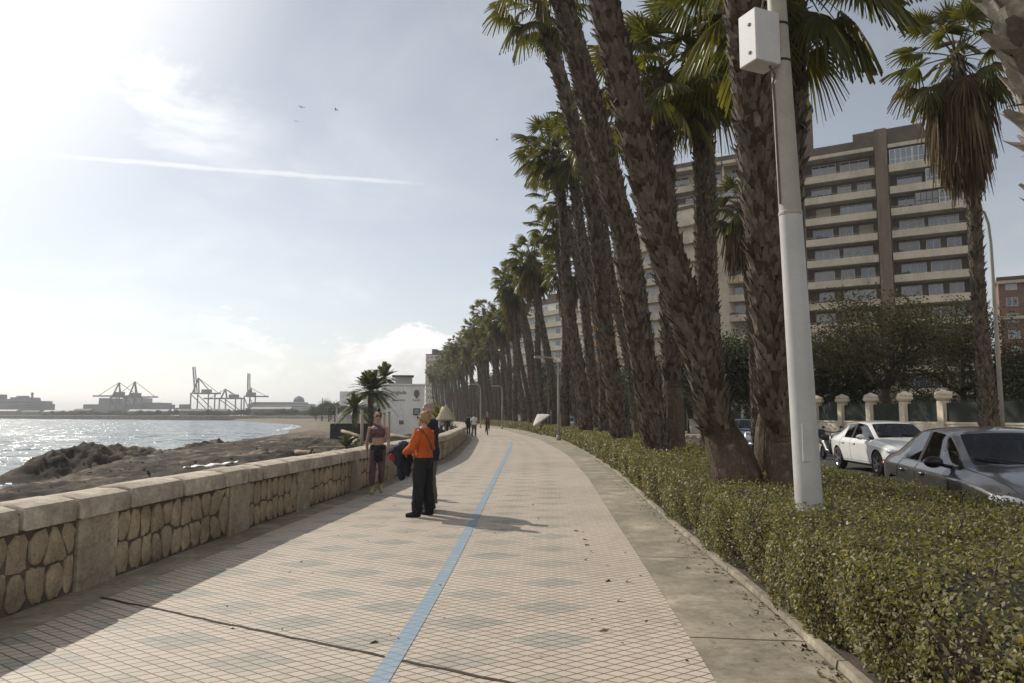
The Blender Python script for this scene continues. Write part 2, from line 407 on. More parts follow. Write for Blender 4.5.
def sand():
    m, nt, out = nodes_of('sand'); b = N(nt, 'BsdfPrincipled'); L(nt, b.outputs[0], out.inputs[0])
    co = objco(nt); g = nt.nodes.new('ShaderNodeNewGeometry')
    sz = N(nt, 'SeparateXYZ'); L(nt, g.outputs['Position'], sz.inputs[0])
    mp = N(nt, 'Mapping'); mp.inputs['Scale'].default_value = (1, .45, 1); L(nt, co, mp.inputs[0]); f = noise_n(nt, mp.outputs[0], .5, 8, .68, .8)
    c = ramp(nt, f, [(.36, (.024, .0195, .016)), (.49, (.048, .038, .030)), (.57, (.11, .087, .065)), (.66, (.25, .20, .15))])
    wet = N(nt, 'MapRange'); wet.inputs[1].default_value = -1.75; wet.inputs[2].default_value = -1.3; L(nt, sz.outputs[2], wet.inputs[0])
    c = mixc(nt, wet.outputs[0], (.06, .05, .04), c)
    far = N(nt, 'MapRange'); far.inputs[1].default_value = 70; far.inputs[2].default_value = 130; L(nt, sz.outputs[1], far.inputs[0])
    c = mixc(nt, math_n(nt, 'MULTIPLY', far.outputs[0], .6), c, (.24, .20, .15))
    L(nt, c, b.inputs['Base Color']); b.inputs['Roughness'].default_value = .95; b.inputs['Specular IOR Level'].default_value = .15
    h = math_n(nt, 'ADD', noise_n(nt, co, 2.2, 8, .7), math_n(nt, 'MULTIPLY', noise_n(nt, co, 18, 4, .7), .2))
    L(nt, bump_n(nt, h, .9, .12), b.inputs['Normal'])
sand()
mk('coping_stone', (.55, .485, .385), (.36, .31, .245), 4, .9, .015, 18, c3=(.60, .53, .43), dirt=.4)
mk('pier_stone', (.50, .42, .31), (.32, .265, .195), 2.2, .9, .015, 18, c3=(.36, .30, .225), dirt=.5)
mk('rubble_stone', (.52, .415, .285), (.34, .265, .18), 3.0, .9, .03, 10, c3=(.40, .33, .24), dirt=.45)
mk('mortar', (.15, .122, .094), (.09, .074, .058), 5, .95, .02, 30)

# ------------------------------------------------------------------ sheets of the ground
def sheet(name, fl, fr, z, ys, nx, mat, uvf=None, camber=0):
    V = []; UV = []
    for y in ys:
        a, b = fl(y), fr(y)
        for i in range(nx+1):
            x = a+(b-a)*i/nx; V.append((x, y, z)); UV.append((x-paveR(y), y))
    n = nx+1; Q = [(r*n+i, r*n+i+1, (r+1)*n+i+1, (r+1)*n+i) for r in range(len(ys)-1) for i in range(nx)]
    return struct(link(name, np_mesh(name, V, Q, mat, uv=UV)))
YS = [y for y in np.concatenate([np.arange(-12, 60, .75), np.arange(60, 330, 3)])]
# one ground sheet to the horizon; its seaward border follows the promenade, then the bay and the harbour bank
from mathutils.geometry import tessellate_polygon
SHORE_FAR = [(-62, 330), (-95, 400), (-150, 462), (-500, 728), (-1000, 1040), (-3500, 2500)]
border = [(wallX(y)-.3, y) for y in YS] + SHORE_FAR + [(-6000, 6000), (6000, 6000), (6000, -60), (wallX(-12)-.3, -60)]
tri = tessellate_polygon([[Vector((x, y, 0)) for x, y in border]])
struct(link('ground', np_mesh('ground', [(x, y, -.03) for x, y in border], tri, 'ground')))
mb = MB(); mb.quad((-8000, -60, -1.8), (8, -60, -1.8), (8, 7000, -1.8), (-8000, 7000, -1.8)); struct(mb.build('sea', 'water'))
mb = MB()
for (x0, y0), (x1, y1) in zip(SHORE_FAR[:-1], SHORE_FAR[1:]):
    mb.quad((x0, y0, -3), (x1, y1, -3), (x1, y1, .9), (x0, y0, .9)); mb.quad((x0, y0, .9), (x1, y1, .9), (x1+8, y1+12, 1.2), (x0+8, y0+12, 1.2))
mk('rip_rap', (.20, .17, .14), (.11, .095, .08), .25, .95, .4, 1.2)
struct(mb.build('harbour_bank', 'rip_rap'))
sheet('gutter_strip', lambda y: wallX(y)-.05, lambda y: wallX(y)+.42, 0.0, YS, 1, 'concrete')
sheet('promenade', lambda y: wallX(y)+.42, paveR, 0.004, YS, 10, 'paving')
sheet('concrete_path', paveR, lambda y: kerbX(y)-.02, 0.001, YS, 2, 'concrete')
sheet('cycle_lane_line', lambda y: blueX(y)-.062, lambda y: blueX(y)+.062, 0.008, [y for y in YS if 3 < y < 47], 1, 'blue_paint')
sheet('hedge_bed', lambda y: kerbX(y)+.1, lambda y: kerbX(y)+2.75, 0.02, YS, 2, 'soil')
roadL = lambda y: kerbX(y)+2.95
roadR = lambda y: kerbX(y)+10.2
sheet('road', roadL, roadR, 0.0, YS, 3, 'asphalt')
sheet('far_pavement', lambda y: roadR(y)+.15, lambda y: kerbX(y)+14.6, 0.12, YS, 2, 'slabs')
def kerb(name, fx, w, h, mat, seg=1.0, ymax=120):
    mb = MB(); y = -10.0
    while y < ymax:
        y2 = y+seg-.012*(seg > .9); j = rng.uniform(-.006, .006)
        a, b = fx(y)+j, fx(y2)+j
        mb.add([(a, y, -.02), (a+w, y, -.02), (b+w, y2, -.02), (b, y2, -.02), (a+.01, y, h), (a+w, y, h), (b+w, y2, h), (b+.01, y2, h)],
               [(4, 5, 6, 7), (0, 4, 7, 3), (1, 2, 6, 5), (0, 1, 5, 4), (3, 7, 6, 2)]); y += seg*(1 if y < 60 else 3)
        seg_ = seg
    return struct(mb.build(name, mat))
kerb('hedge_kerb', lambda y: kerbX(y)+.015, .07, .03, 'concrete'); kerb('road_kerb', lambda y: kerbX(y)+2.8, .15, .11, 'kerb', ymax=90); kerb('pavement_kerb', roadR, .15, .125, 'kerb', ymax=200)
mb = MB()
for k in range(9):
    mb.add([(roadL(6+k*9)+3.6, 6+k*9, .004), (roadL(6+k*9)+3.72, 6+k*9, .004), (roadL(9+k*9)+3.72, 9+k*9, .004), (roadL(9+k*9)+3.6, 9+k*9, .004)], [(0, 1, 2, 3)])
mk('road_paint', (.6, .6, .57), (.45, .45, .43), 8, .8); struct(mb.build('road_marking', 'road_paint'))
# dark expansion joint across the paving
mb = MB(); a, b = G(100, 598), G(520, 686); pr = None
for i in range(41):
    p = a.lerp(b, i/40) + Vector((0, rng.uniform(-.012, .012), .0075)); w = .014+.008*rng.random()
    if pr: mb.quad(pr[0]+Vector((0, -pr[1], 0)), p+Vector((0, -w, 0)), p+Vector((0, w, 0)), pr[0]+Vector((0, pr[1], 0)))
    pr = (p, w)
a, b = G(470, 604-3), G(640, 583)
struct(mb.build('paving_joint', 'dark_joint'))
mb = MB()
for y in (5.6, 8.7, 11.6, 14.8, 18, 21.5, 25, 29, 33.5):
    pr = None
    for i in range(9):
        x = paveR(y)+.01+(kerbX(y)-.03-paveR(y))*i/8; p = Vector((x, y+rng.uniform(-.006, .006)-.10*i/8, .0045))
        if pr: mb.quad(pr-Vector((0, .006, 0)), p-Vector((0, .006, 0)), p+Vector((0, .006, 0)), pr+Vector((0, .006, 0)))
        pr = p
struct(mb.build('path_joint', 'dark_joint'))
mk('dry_leaf', (.16, .10, .05), (.07, .05, .03), 20, .8)
pts = [G(px+rng.uniform(-3, 3), py+rng.uniform(-2, 2), .012) for px, py in ((578, 529), (585, 538), (588, 545), (592, 552), (607, 582), (625, 580), (690, 568), (715, 572), (730, 566), (604, 632), (370, 640), (300, 560), (585, 560), (640, 575), (615, 599), (722, 571), (705, 570))]
sz_ = [.09]*len(pts)
for _ in range(420):
    y = 4.6+22*rng.random()**1.6; d = abs(rng.gauss(0, .10)); pts.append(Vector((kerbX(y)-.02-d, y, .010))); sz_.append(rng.uniform(.025, .055))
for _ in range(160):
    y = 5+25*rng.random()**1.5; pts.append(Vector((rng.uniform(wallX(y)+.1, kerbX(y)-.1), y, .013))); sz_.append(rng.uniform(.02, .05))
V, Q = leaves(pts, np.array(sz_), .45, np.array([0, 0, 3.]))
tag(link('leaf_litter', np_mesh('leaf_litter', V, Q, 'dry_leaf')), 'scattered dry brown leaf bits on the paving', 'leaves', kind='stuff')

# ------------------------------------------------------------------ beach
shore = [(-10, -14), (20, -18.5), (33, -22.0), (40, -25), (52, -28), (70, -30.5), (94, -34), (116, -36.5), (145, -43), (170, -50), (212, -59), (250, -70), (300, -92), (400, -140), (470, -175)]
shX = lambda y: np.interp(y, [s[0] for s in shore], [s[1] for s in shore])
by = np.concatenate([np.concatenate([np.arange(-10, 20, .45), np.arange(20, 75, .26)]), np.geomspace(75.5, 470, 110)])
tt = np.concatenate([np.linspace(-.35, 0, 16)[:-1], np.linspace(0, 1, 135)])
Yb, Tb = np.meshgrid(by, tt, indexing='ij')
xw = np.minimum(wallX(np.minimum(Yb, 300))-.32, np.interp(Yb, [300, 330, 400, 462, 480], [500, -62, -95, -150, -165]))
Xb = xw + (shX(Yb)-xw)*(1-Tb)
def sstep(x, a, b): t = np.clip((x-a)/(b-a), 0, 1); return t*t*(3-2*t)
Zb = -2.3 + .5*sstep(Tb, -.35, 0) + .95*sstep(Tb, 0, .22) + .35*sstep(Tb, .2, 1)
nz = fbm(Xb*.16, Yb*.10, 4); nz2 = fbm(Xb*.55+9, Yb*.45, 4); nz3 = fbm(Xb*1.3+4, Yb*1.0, 3); nz4 = fbm(Xb*3.1+7, Yb*2.6, 2)
amp = sstep(Tb, .03, .2)*(1-.55*sstep(Yb, 55, 90))*(1-.6*sstep(Tb, .88, 1.0))
amp = amp*(.35+.65*sstep(Tb, .3, .6)); Zb += amp*(.40*nz + .40*np.abs(nz2) + .16*nz3) - .15*amp
for px, py, Yc, rx, ry, k in ((72, 443, 44, 2.0, 3.2, 1.0), (88, 446, 46, 2.2, 4, .9), (122, 444, 50, 2.4, 4, .95), (104, 449, 44, 2.0, 3, .8), (150, 450, 50, 2.6, 4, .8), (172, 451, 54, 2.4, 4, .8), (205, 442.5, 62, 2.2, 5, .8), (216, 441.5, 66, 2.0, 5, .75), (236, 443, 70, 2.5, 6, .6), (58, 452, 42, 1.5, 3, .75)):
    c = P(px, py, Yc); d = np.sqrt(((Xb-c.x)/rx)**2+((Yb-Yc)/ry)**2)
    h = (c.z+1.9); Zb = np.maximum(Zb, np.where(d < 1.5, -1.9+h*np.clip(1.03-d**1.25*.62, 0, 1)*(1+.16*nz2+.20*nz3)+.12*nz3+.15*nz4, -9))
Zb += .07*nz4*sstep(Tb, .02, .1)
n = len(tt); Q = [(r*n+i, r*n+i+1, (r+1)*n+i+1, (r+1)*n+i) for r in range(len(by)-1) for i in range(n-1)]
struct(link('beach', np_mesh('beach', np.stack([Xb, Yb, Zb], -1).reshape(-1, 3), Q, 'sand', smooth=True)))
# surf: thin white foam where the water meets the sand
mk('foam', (.75, .75, .73), (.55, .56, .55), 2, .8)
mb = MB()
for seg in ((30, 44), (160, 265)):
    y = seg[0]
    while y < seg[1]:
        st = 1.2 if y < 60 else 6
        for o in (0, -1.5):
            if rng.random() < .75:
                a, b = shX(y)-.9+o+rng.uniform(-.4, .4), shX(y+st)-.9+o+rng.uniform(-.4, .4); w = rng.uniform(.25, .8)*(1 if y < 60 else 1.6)
                mb.quad((a-w, y, -1.77), (a, y-.2, -1.77), (b, y+st, -1.77), (b-w*.7, y+st, -1.77))
        y += st
tag(mb.build('surf_foam', 'foam'), 'white surf foam at the waterline', 'foam', kind='stuff')

# ------------------------------------------------------------------ sea wall
wall = thing('sea_wall', 'low rubble stone sea wall with pale coping blocks along the promenade edge', 'wall', (0, 0, 0))
WH, WT = .66, .42          # masonry height, thickness
def wpt(y, off, z):
    s = (wallX(y+.2)-wallX(y-.2))/.4; k = 1/math.sqrt(1+s*s); return Vector((wallX(y)-off*k, y+off*s*k, z))
ye = [y for y in np.arange(-8, 72, .5)]
mb = MB(); mb.loft([[wpt(y, .035, -.05), wpt(y, WT, -1.4), wpt(y, WT, WH), wpt(y, .035, WH)] for y in ye]); mb.loft([[wpt(y, -.005, WH-.01), wpt(y, -.005, WH+.145), wpt(y, .08, WH+.17), wpt(y, WT-.05, WH+.17), wpt(y, WT-.02, WH-.01)] for y in ye]); mb.build('mortar_core', 'mortar', wall)
mb = MB(); y = -8.0
while y < 71.5:
    ln = rng.choice((.5, .72, .85, 1.0, 1.1)); y2 = min(y+ln-.052, 71.8); dz_ = rng.uniform(-.008, .008); o = rng.uniform(-.012, .012)
    rings = []
    for i, yy in enumerate((y, y+.015, (y+y2)/2, y2-.015, y2)):
        e = .012 if i in (0, 4) else 0
        rings.append([wpt(yy, -.055+o+e, WH+.002+e), wpt(yy, -.055+o+e, WH+.13+dz_), wpt(yy, -.03+o+e, WH+.185+dz_-e), wpt(yy, .1, WH+.215+dz_-e), wpt(yy, .30, WH+.215+dz_-e), wpt(yy, WT+.04-e, WH+.17-e), wpt(yy, WT+.05-e, WH+.002+e)])
    mb.loft(rings); y += ln
mb.build('coping', 'coping_stone', wall, auto=40, smooth=True)
piers = [7.3, 10.5, 13.0, 16.0, 19.2, 22.6, 26.2, 30, 34, 38.2, 42.5, 48, 54, 60, 66, 4.0, .5, -3, -6]
for yc in piers:
    mb = MB(); w = .31 if yc < 12 else .28
    mb.loft([[wpt(yy, -.006+e, .0), wpt(yy, .05, .0), wpt(yy, .05, WH-.012), wpt(yy, -.006+e, WH-.012)] for yy, e in ((yc-w, .012), (yc-w+.02, 0), (yc+w-.02, 0), (yc+w, .012))])
    mb.build('pier', 'pier_stone', wall)
# irregular face stones: rounded polygons from a jittered two-course pattern
mb = MB(); y = -7.5
def stone(cells):
    cx = sum(c[0] for c in cells)/len(cells); cz = sum(c[1] for c in cells)/len(cells)
    out = []; m = len(cells)
    for i in range(m):                                  # cut the corners, draw the outline in for the joint
        a, b = cells[i], cells[(i+1) % m]
        for t in (.26, .5, .74):
            x, z = a[0]+(b[0]-a[0])*t+rng.uniform(-.012, .012), a[1]+(b[1]-a[1])*t+rng.uniform(-.012, .012); d = math.hypot(x-cx, z-cz); k = max(.5, 1-.014/max(d, .02)); out.append((cx+(x-cx)*k, cz+(z-cz)*k))
    g = 1.0; pr = rng.uniform(.012, .034)
    o0 = [(cx+(x-cx)*g, cz+(z-cz)*g) for x, z in out]; o1 = [(cx+(x-cx)*g*.90, cz+(z-cz)*g*.90) for x, z in out]
    r0 = [wpt(x, .037, z) for x, z in o0]; r1 = [wpt(x, .037-pr*.7, z) for x, z in o0]; r2 = [wpt(x, .037-pr, z) for x, z in o1]
    mb.loft([r0[::-1], r1[::-1], r2[::-1]], cap=True)
def clip(poly, px, py, nx, ny):
    out = []
    for k in range(len(poly)):
        a, b = poly[k], poly[(k+1) % len(poly)]; da = (a[0]-px)*nx+(a[1]-py)*ny; db = (b[0]-px)*nx+(b[1]-py)*ny
        if da <= 0: out.append(a)
        if (da < 0 < db) or (db < 0 < da): t = da/(da-db); out.append((a[0]+(b[0]-a[0])*t, a[1]+(b[1]-a[1])*t))
    return out
edges_ = sorted(piers)
for p0_, p1_ in zip(edges_[:-1], edges_[1:]):
    a, b = p0_+(.31 if p0_ < 12 else .28)+.01, p1_-(.31 if p1_ < 12 else .28)-.01
    if b-a < .2: continue
    seeds = []; y = a; odd = 0
    while y < b+.1:
        w = rng.uniform(.19, .30); ym = y+w/2
        zz_ = (.155, .475) if odd % 2 else (.175, .50)
        if rng.random() < .12: zz_ = (.33,)
        for z in zz_: seeds.append((ym+rng.uniform(-.025, .025), z+rng.uniform(-.04, .04)))
        y += w; odd += 1
    for q, (sx, sz) in enumerate(seeds):
        poly = [(a, .01), (b, .01), (b, WH-.02), (a, WH-.02)]
        for q2, (tx, tz) in enumerate(seeds):
            if q2 != q and abs(tx-sx) < 1.0: poly = clip(poly, (sx+tx)/2, (sz+tz)/2, tx-sx, tz-sz)
            if len(poly) < 3: break
        if len(poly) >= 3 and (max(p[0] for p in poly)-min(p[0] for p in poly)) > .09 and (max(p[1] for p in poly)-min(p[1] for p in poly)) > .1: stone(poly)
mb.build('face_stones', 'rubble_stone', wall, smooth=True, auto=50)

# ------------------------------------------------------------------ hedge: leaves on and in a clipped block
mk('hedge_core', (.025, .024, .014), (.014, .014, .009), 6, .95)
mk_leaf('hedge_leaf', [(.055, .056, .027), (.12, .116, .048), (.19, .175, .062), (.265, .23, .072), (.17, .16, .088), (.085, .086, .042), (.235, .21, .125), (.135, .126, .064)], .26, .5, .25)
HH = .78
def hedge_top(x, y): return HH + .06*mnoise.noise(Vector((x*2.2, y*2.2, 0))) + .05*mnoise.noise(Vector((x*6, y*6, 4))) + .02*math.sin(x*2.1+y*.9)*math.sin(y*1.7) + .03*math.sin(y*5.1+x*3)
hedge = thing('hedge', 'long clipped evergreen hedge between the promenade kerb and the road', 'hedge')
def hedge_block(yA, yB, parent):
    C = []; SZ = []; UP = []
    y = yA
    while y < yB:
        dens = 4500*min(1, (5.0/max(y, 5.0)))**1.25 if y > 4 else 1500
        size = .032*max(1, y/7.5)**.62
        st = .25 if y < 20 else 1.0
        w = 2.6; xk = kerbX(y)+.13
        nt_ = int(dens*st*w*.8); nf = int(dens*st*HH*1.35)
        for _ in range(nt_):
            x = rng.uniform(0, w); yy = y+rng.random()*st; X = kerbX(yy)+.03+x
            edge = min(x, .18)/.18
            z = hedge_top(X, yy)-(1-edge)**2*.14 + rng.gauss(0, .03) - abs(rng.gauss(0, .07))
            C.append((X, yy, z)); SZ.append(size); UP.append((0, 0, 1.1))
        for _ in range(nf):
            yy = y+rng.random()*st; z = .02+rng.random()**.85*(HH-.05)
            bulge = .10*math.sin(z/HH*math.pi)+.06*math.sin(yy*2.3+z*3)+.04*math.sin(yy*7.1)
            X = kerbX(yy)+.10-bulge+abs(rng.gauss(0, .06)); C.append((X, yy, z)); SZ.append(size); UP.append((-1.0, -.2, .3))
        if y < 22:
            for _ in range(int(nf*.5)):
                yy = y+rng.random()*st; C.append((kerbX(yy)+2.63+rng.gauss(0, .04), yy, rng.random()*HH)); SZ.append(size*1.2); UP.append((1, 0, .3))
        y += st
    V, Q = leaves(C, np.array(SZ), .52, np.array(UP), .75)
    return link('foliage', np_mesh('foliage', V, Q, 'hedge_leaf'), parent)
hedge_block(.4, 62, hedge) if True else None
hy = [y for y in np.arange(.4, 118, .5)]
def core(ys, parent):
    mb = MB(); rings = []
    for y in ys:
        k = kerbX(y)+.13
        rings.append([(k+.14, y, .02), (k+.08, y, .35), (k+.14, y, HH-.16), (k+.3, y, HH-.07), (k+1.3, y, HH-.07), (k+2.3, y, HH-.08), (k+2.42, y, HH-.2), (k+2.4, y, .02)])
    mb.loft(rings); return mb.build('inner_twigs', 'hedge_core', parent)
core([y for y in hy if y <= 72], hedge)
mk('twig', (.13, .095, .065), (.08, .06, .045), 12, .9)
mb = MB()
for _ in range(520):                                  # bare shoots showing through the clipped face and sticking out of the top
    y = 3.4+14*rng.random()**1.7
    if rng.random() < .6:
        a = Vector((kerbX(y)+.22, y, rng.uniform(.03, .45))); b = a+Vector((-rng.uniform(.08, .22), rng.uniform(-.12, .12), rng.uniform(.10, .30)))
    else:
        x = kerbX(y)+rng.uniform(.1, 2.5); a = Vector((x, y, HH-.14)); b = Vector((x+rng.uniform(-.06, .06), y+rng.uniform(-.06, .06), HH+rng.uniform(.0, .085)))
    mb.bar(a, b, .007)
mb.build('twigs', 'twig', hedge)['kind'] = 'stuff'
far_h = thing('hedge', 'far end of the clipped hedge beyond the small gap, under the distant palms', 'hedge')
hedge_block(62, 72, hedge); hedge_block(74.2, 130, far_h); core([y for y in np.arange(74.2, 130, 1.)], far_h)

mk('wrack', (.06, .048, .036), (.035, .028, .022), 12, .95)
C = []; sz_ = []
for _ in range(900):
    i = nrng.integers(len(tt)//6, len(tt)-2); j = nrng.integers(40, len(by)-60); C.append((Xb[j, i], Yb[j, i], Zb[j, i]+.03)); sz_.append(rng.uniform(.08, .32))
V, Q = leaves(C, np.array(sz_), .35, np.array([0, 0, 2.2]))
tag(link('beach_wrack', np_mesh('beach_wrack', V, Q, 'wrack')), 'dark dried seaweed and bits of wood scattered on the sand', 'beach debris', kind='stuff')
# ------------------------------------------------------------------ fan palms
mk('palm_bark', (.10, .072, .048), (.05, .036, .025), 6, .95, .03, 18, c3=(.13, .096, .065))
mk('palm_boot', (.205, .167, .128), (.10, .08, .062), 9.0, .9, .02, 30, c3=(.155, .124, .094), stretch=(1, 1, .5))
mk('palm_boot_pale', (.25, .205, .16), (.13, .105, .08), 9.0, .9, .02, 30, c3=(.19, .155, .12))
mk('palm_boot_lit', (.52, .47, .40), (.27, .235, .19), 7.0, .9, .02, 30, c3=(.42, .37, .31))  # paler copy of the leaf bases, sunlight on the nearest trunk put into colour
mk('palm_smooth_bark', (.19, .142, .098), (.085, .063, .045), 7, .95, .03, 14, c3=(.145, .108, .075), stretch=(2.4, 2.4, 1.2), dirt=.5)
mk_leaf('palm_frond', [(.045, .054, .022), (.07, .076, .03), (.09, .092, .034), (.115, .10, .038), (.055, .064, .028)], .38, .42)
mk_leaf('palm_frond_old', [(.15, .14, .045), (.11, .115, .038), (.19, .165, .055), (.09, .10, .035)], .36, .55)
mk_leaf('palm_dead', [(.09, .064, .038), (.14, .10, .06), (.065, .046, .03), (.20, .145, .085), (.05, .037, .026), (.11, .08, .048)], .20, .8, .15)
mk('palm_stalk', (.13, .12, .05), (.09, .085, .035), 4, .6)

def fan(mb, base, az, elv, plen, blade, droop, seg, spread, r, mat_leaf, mat_stalk, tip=.55, twist=0.):
    d = Vector((math.cos(az)*math.cos(elv), math.sin(az)*math.cos(elv), math.sin(elv)))
    zz = Vector((0, 0, 1)); pts = []
    sag = droop*plen*.30
    for i in range(5):
        t = i/4; pts.append(base + d*plen*t - zz*sag*t*t)
    d2 = (pts[4]-pts[3]).normalized()
    sd = d2.cross(zz)
    if sd.length < .05: sd = Vector((-math.sin(az), math.cos(az), 0))
    sd.normalize(); sd = Matrix.Rotation(twist, 3, d2) @ sd
    nm = sd.cross(d2).normalized()
    mb.mi = mat_stalk; w = .028
    for i in range(4):
        w0, w1 = w*(1.3-.18*i), w*(1.3-.18*(i+1)); mb.quad(pts[i]-sd*w0, pts[i]+sd*w0, pts[i+1]+sd*w1, pts[i+1]-sd*w1)
    mb.mi = mat_leaf; H = pts[4]; da = 2*spread/seg
    for k in range(seg):
        ph = -spread + da*(k+.5) + r.uniform(-.02, .02)
        rad = blade*(.72+.28*math.cos(ph*.8))*r.uniform(.9, 1.06)
        dr = d2*math.cos(ph) + sd*math.sin(ph) - nm*.22*abs(math.sin(ph)) ; dr.normalize()
        wd = (-d2*math.sin(ph)+sd*math.cos(ph)); lv = []
        for t, wf in ((.03, .02), (.42, .52), (.72, .34), (1.0, .05)):
            c = H + dr*rad*t - zz*droop*rad*tip*max(0, t-.25)**2*1.5
            hw = blade*da*wf*.56
            fold = nm*(.02 if t > .1 else 0)*(1 if k % 2 else -1)
            lv.append((c-wd*hw+fold, c+wd*hw-fold))
        vs = [p for ab in lv for p in ab]
        mb.add(vs, [(0, 1, 3, 2), (2, 3, 5, 4), (4, 5, 7, 6)])
def crown_mesh(seed, nfr=44, blade=1.05, plen=1.15, seg=20, low=-38, oldm='palm_frond_old', olds=.84, oldp=.4):
    r = random.Random(seed); mb = MB(); ga = 2.39996
    for i in range(nfr):
        f = i/(nfr-1); az = i*ga+r.uniform(-.25, .25)
        elv = R(78 - (78-low)*f**.85 + r.uniform(-8, 8)); ln = plen*(.72+.45*math.sin(math.pi*min(1, f+.18)))*r.uniform(.88, 1.15)
        b = Vector((math.cos(az)*.12, math.sin(az)*.12, -.1-.35*f)); old = f > olds and r.random() < oldp
        fan(mb, b, az, elv, ln, blade*r.uniform(.85, 1.1)*(.75 if f < .08 else 1), .22+.62*f+r.uniform(-.08, .15), seg, R(r.uniform(100, 128)), r, 1 if old else 0, 2, .38+.42*f, r.uniform(-.6, .6))
    return mb.mesh('crown', ['palm_frond', oldm, 'palm_stalk'])
def skirt_mesh(seed, nfr=46, depth=1.9, rad=.75, seg=13, jit=12, lo=.75, hi=1.25):
    r = random.Random(seed); mb = MB()
    for i in range(nfr):
        f = i/(nfr-1); az = i*2.39996+r.uniform(-.3, .3)
        b = Vector((math.cos(az)*.22, math.sin(az)*.22, -.35-f*depth*.62))
        fan(mb, b, az, R(-22-48*min(1, f*1.2)+r.uniform(-jit, jit)), rad*r.uniform(lo, hi), .95*r.uniform(lo+.05, 1.15), 1.2+r.uniform(0, .9), seg, R(r.uniform(30, 85)), r, 0, 1, 1.0, r.uniform(-.7, .7))
    return mb.mesh('dead_frond_skirt', ['palm_dead', 'palm_boot'])
def trunk_mesh(path, radii, seed, boot_from=0, boot=.20, smooth_top=None, n=14, boots=True):
    """path: points base -> top (local); radii per point; rows of old leaf bases above boot_from metres"""
    r = random.Random(seed); mb = MB(); mb.mi = 0
    pts = [Vector(p) for p in path]
    cum = [0]
    for a, b in zip(pts[:-1], pts[1:]): cum.append(cum[-1]+(b-a).length)
    Lh = cum[-1]
    def at(s):
        s = max(0, min(Lh, s))
        for i in range(len(cum)-1):
            if s <= cum[i+1]+1e-9: break
        t = (s-cum[i])/max(1e-6, cum[i+1]-cum[i]); t2 = t
        p0 = pts[max(i-1, 0)]; p1 = pts[i]; p2 = pts[i+1]; p3 = pts[min(i+2, len(pts)-1)]
        c = .5*((2*p1)+(p2-p0)*t2+(2*p0-5*p1+4*p2-p3)*t2*t2+(3*p1-p0-3*p2+p3)*t2**3)
        return c, radii[i]*(1-t)+radii[i+1]*t
    def axis(s): a, _ = at(s-.15); b, _ = at(s+.15); return (b-a).normalized()
    rings = []; mats = []; s = 0
    while s <= Lh:
        c, rr = at(s); d = axis(s); x = Vector((1, 0, 0)); x = (x-d*x.dot(d)).normalized(); y = d.cross(x)
        k = .84 if s > boot_from else 1.0
        rings.append([c + (x*math.cos(2*math.pi*j/n)+y*math.sin(2*math.pi*j/n))*rr*k*(1+r.uniform(-.03, .03)) for j in range(n)])
        s += .22
    i0 = max(1, int(boot_from/.22))
    mb.mi = 3; mb.loft(rings[:i0+1])
    mb.mi = 0; mb.loft(rings[i0:])
    if not boots: return mb, at, axis
    s = boot_from; row = 0
    while s < Lh-.1:
        c, rr = at(s); d = axis(s); x = Vector((1, 0, 0)); x = (x-d*x.dot(d)).normalized(); y = d.cross(x)
        m = max(6, int(2*math.pi*rr/(boot*1.0)))
        for j in range(m):
            a = 2*math.pi*(j+(.5 if row % 2 else 0))/m + r.uniform(-.12, .12)
            er = x*math.cos(a)+y*math.sin(a); et = -x*math.sin(a)+y*math.cos(a)
            w = boot*r.uniform(.30, .52); h = boot*r.uniform(1.2, 1.9); o = boot*(r.uniform(.12, .5) if r.random() < .72 else r.uniform(.5, 1.05))
            sk = et*boot*r.uniform(-.25, .25)
            b0 = c+er*rr*.86; b1 = c+er*(rr*.86+o*.55)+d*h*.6; b2 = c+er*(rr*.86+o)+d*h+sk
            th = er*boot*.10
            bl, br = b0-et*w, b0+et*w; ml, mr = b1-et*w*.85, b1+et*w*.85; tl, tr = b2-et*w*.42, b2+et*w*.42
            tli, tri_ = tl-th-d*.02, tr-th-d*.02; bi, bj = c+er*rr*.80-et*w*.6+d*h*.5, c+er*rr*.80+et*w*.6+d*h*.5
            mb.mi = 2 if r.random() < .10 else (0 if r.random() < .3 else 1)
            mb.add([bl, br, mr, ml, tr, tl, tri_, tli, bj, bi], [(0, 1, 2, 3), (3, 2, 4, 5), (5, 4, 6, 7), (7, 6, 8, 9), (0, 3, 9), (3, 5, 7, 9), (1, 8, 2), (2, 8, 6, 4)])
        s += boot*.70; row += 1
    # a few ragged fibres and broken stubs
    for _ in range(int(Lh*2.2)):
        s = r.uniform(boot_from, Lh); c, rr = at(s); d = axis(s); a = r.uniform(0, 6.28); x = Vector((1, 0, 0)); y = d.cross(x)
        er = (x*math.cos(a)+y*math.sin(a)).normalized(); l = r.uniform(.12, .30); et = d.cross(er)
        p = c+er*rr*.95; q = p+er*l*.45+d*l*r.uniform(-.6, .7); w = .03
        mb.mi = 2; mb.add([p-et*w, p+et*w, q+et*w*.4, q-et*w*.4], [(0, 1, 2, 3)])
    return mb, at, axis
TM = ['palm_bark', 'palm_boot', 'palm_boot_pale', 'palm_smooth_bark']
CROWNS = [crown_mesh(s, nfr, bl, pl, 24, lo) for s, nfr, bl, pl, lo in ((1, 34, .86, 1.25, -35), (2, 38, .82, 1.35, -42), (3, 30, .90, 1.15, -30), (4, 36, .80, 1.4, -38))]
SKIRTS = [skirt_mesh(21, 22, .9, .45), skirt_mesh(22, 30, 1.5, .42), skirt_mesh(23, 14, .6, .45)]
mk_leaf('palm_frond_gold', [(.20, .175, .05), (.14, .135, .042), (.24, .195, .06), (.11, .115, .038)], .5, .5)
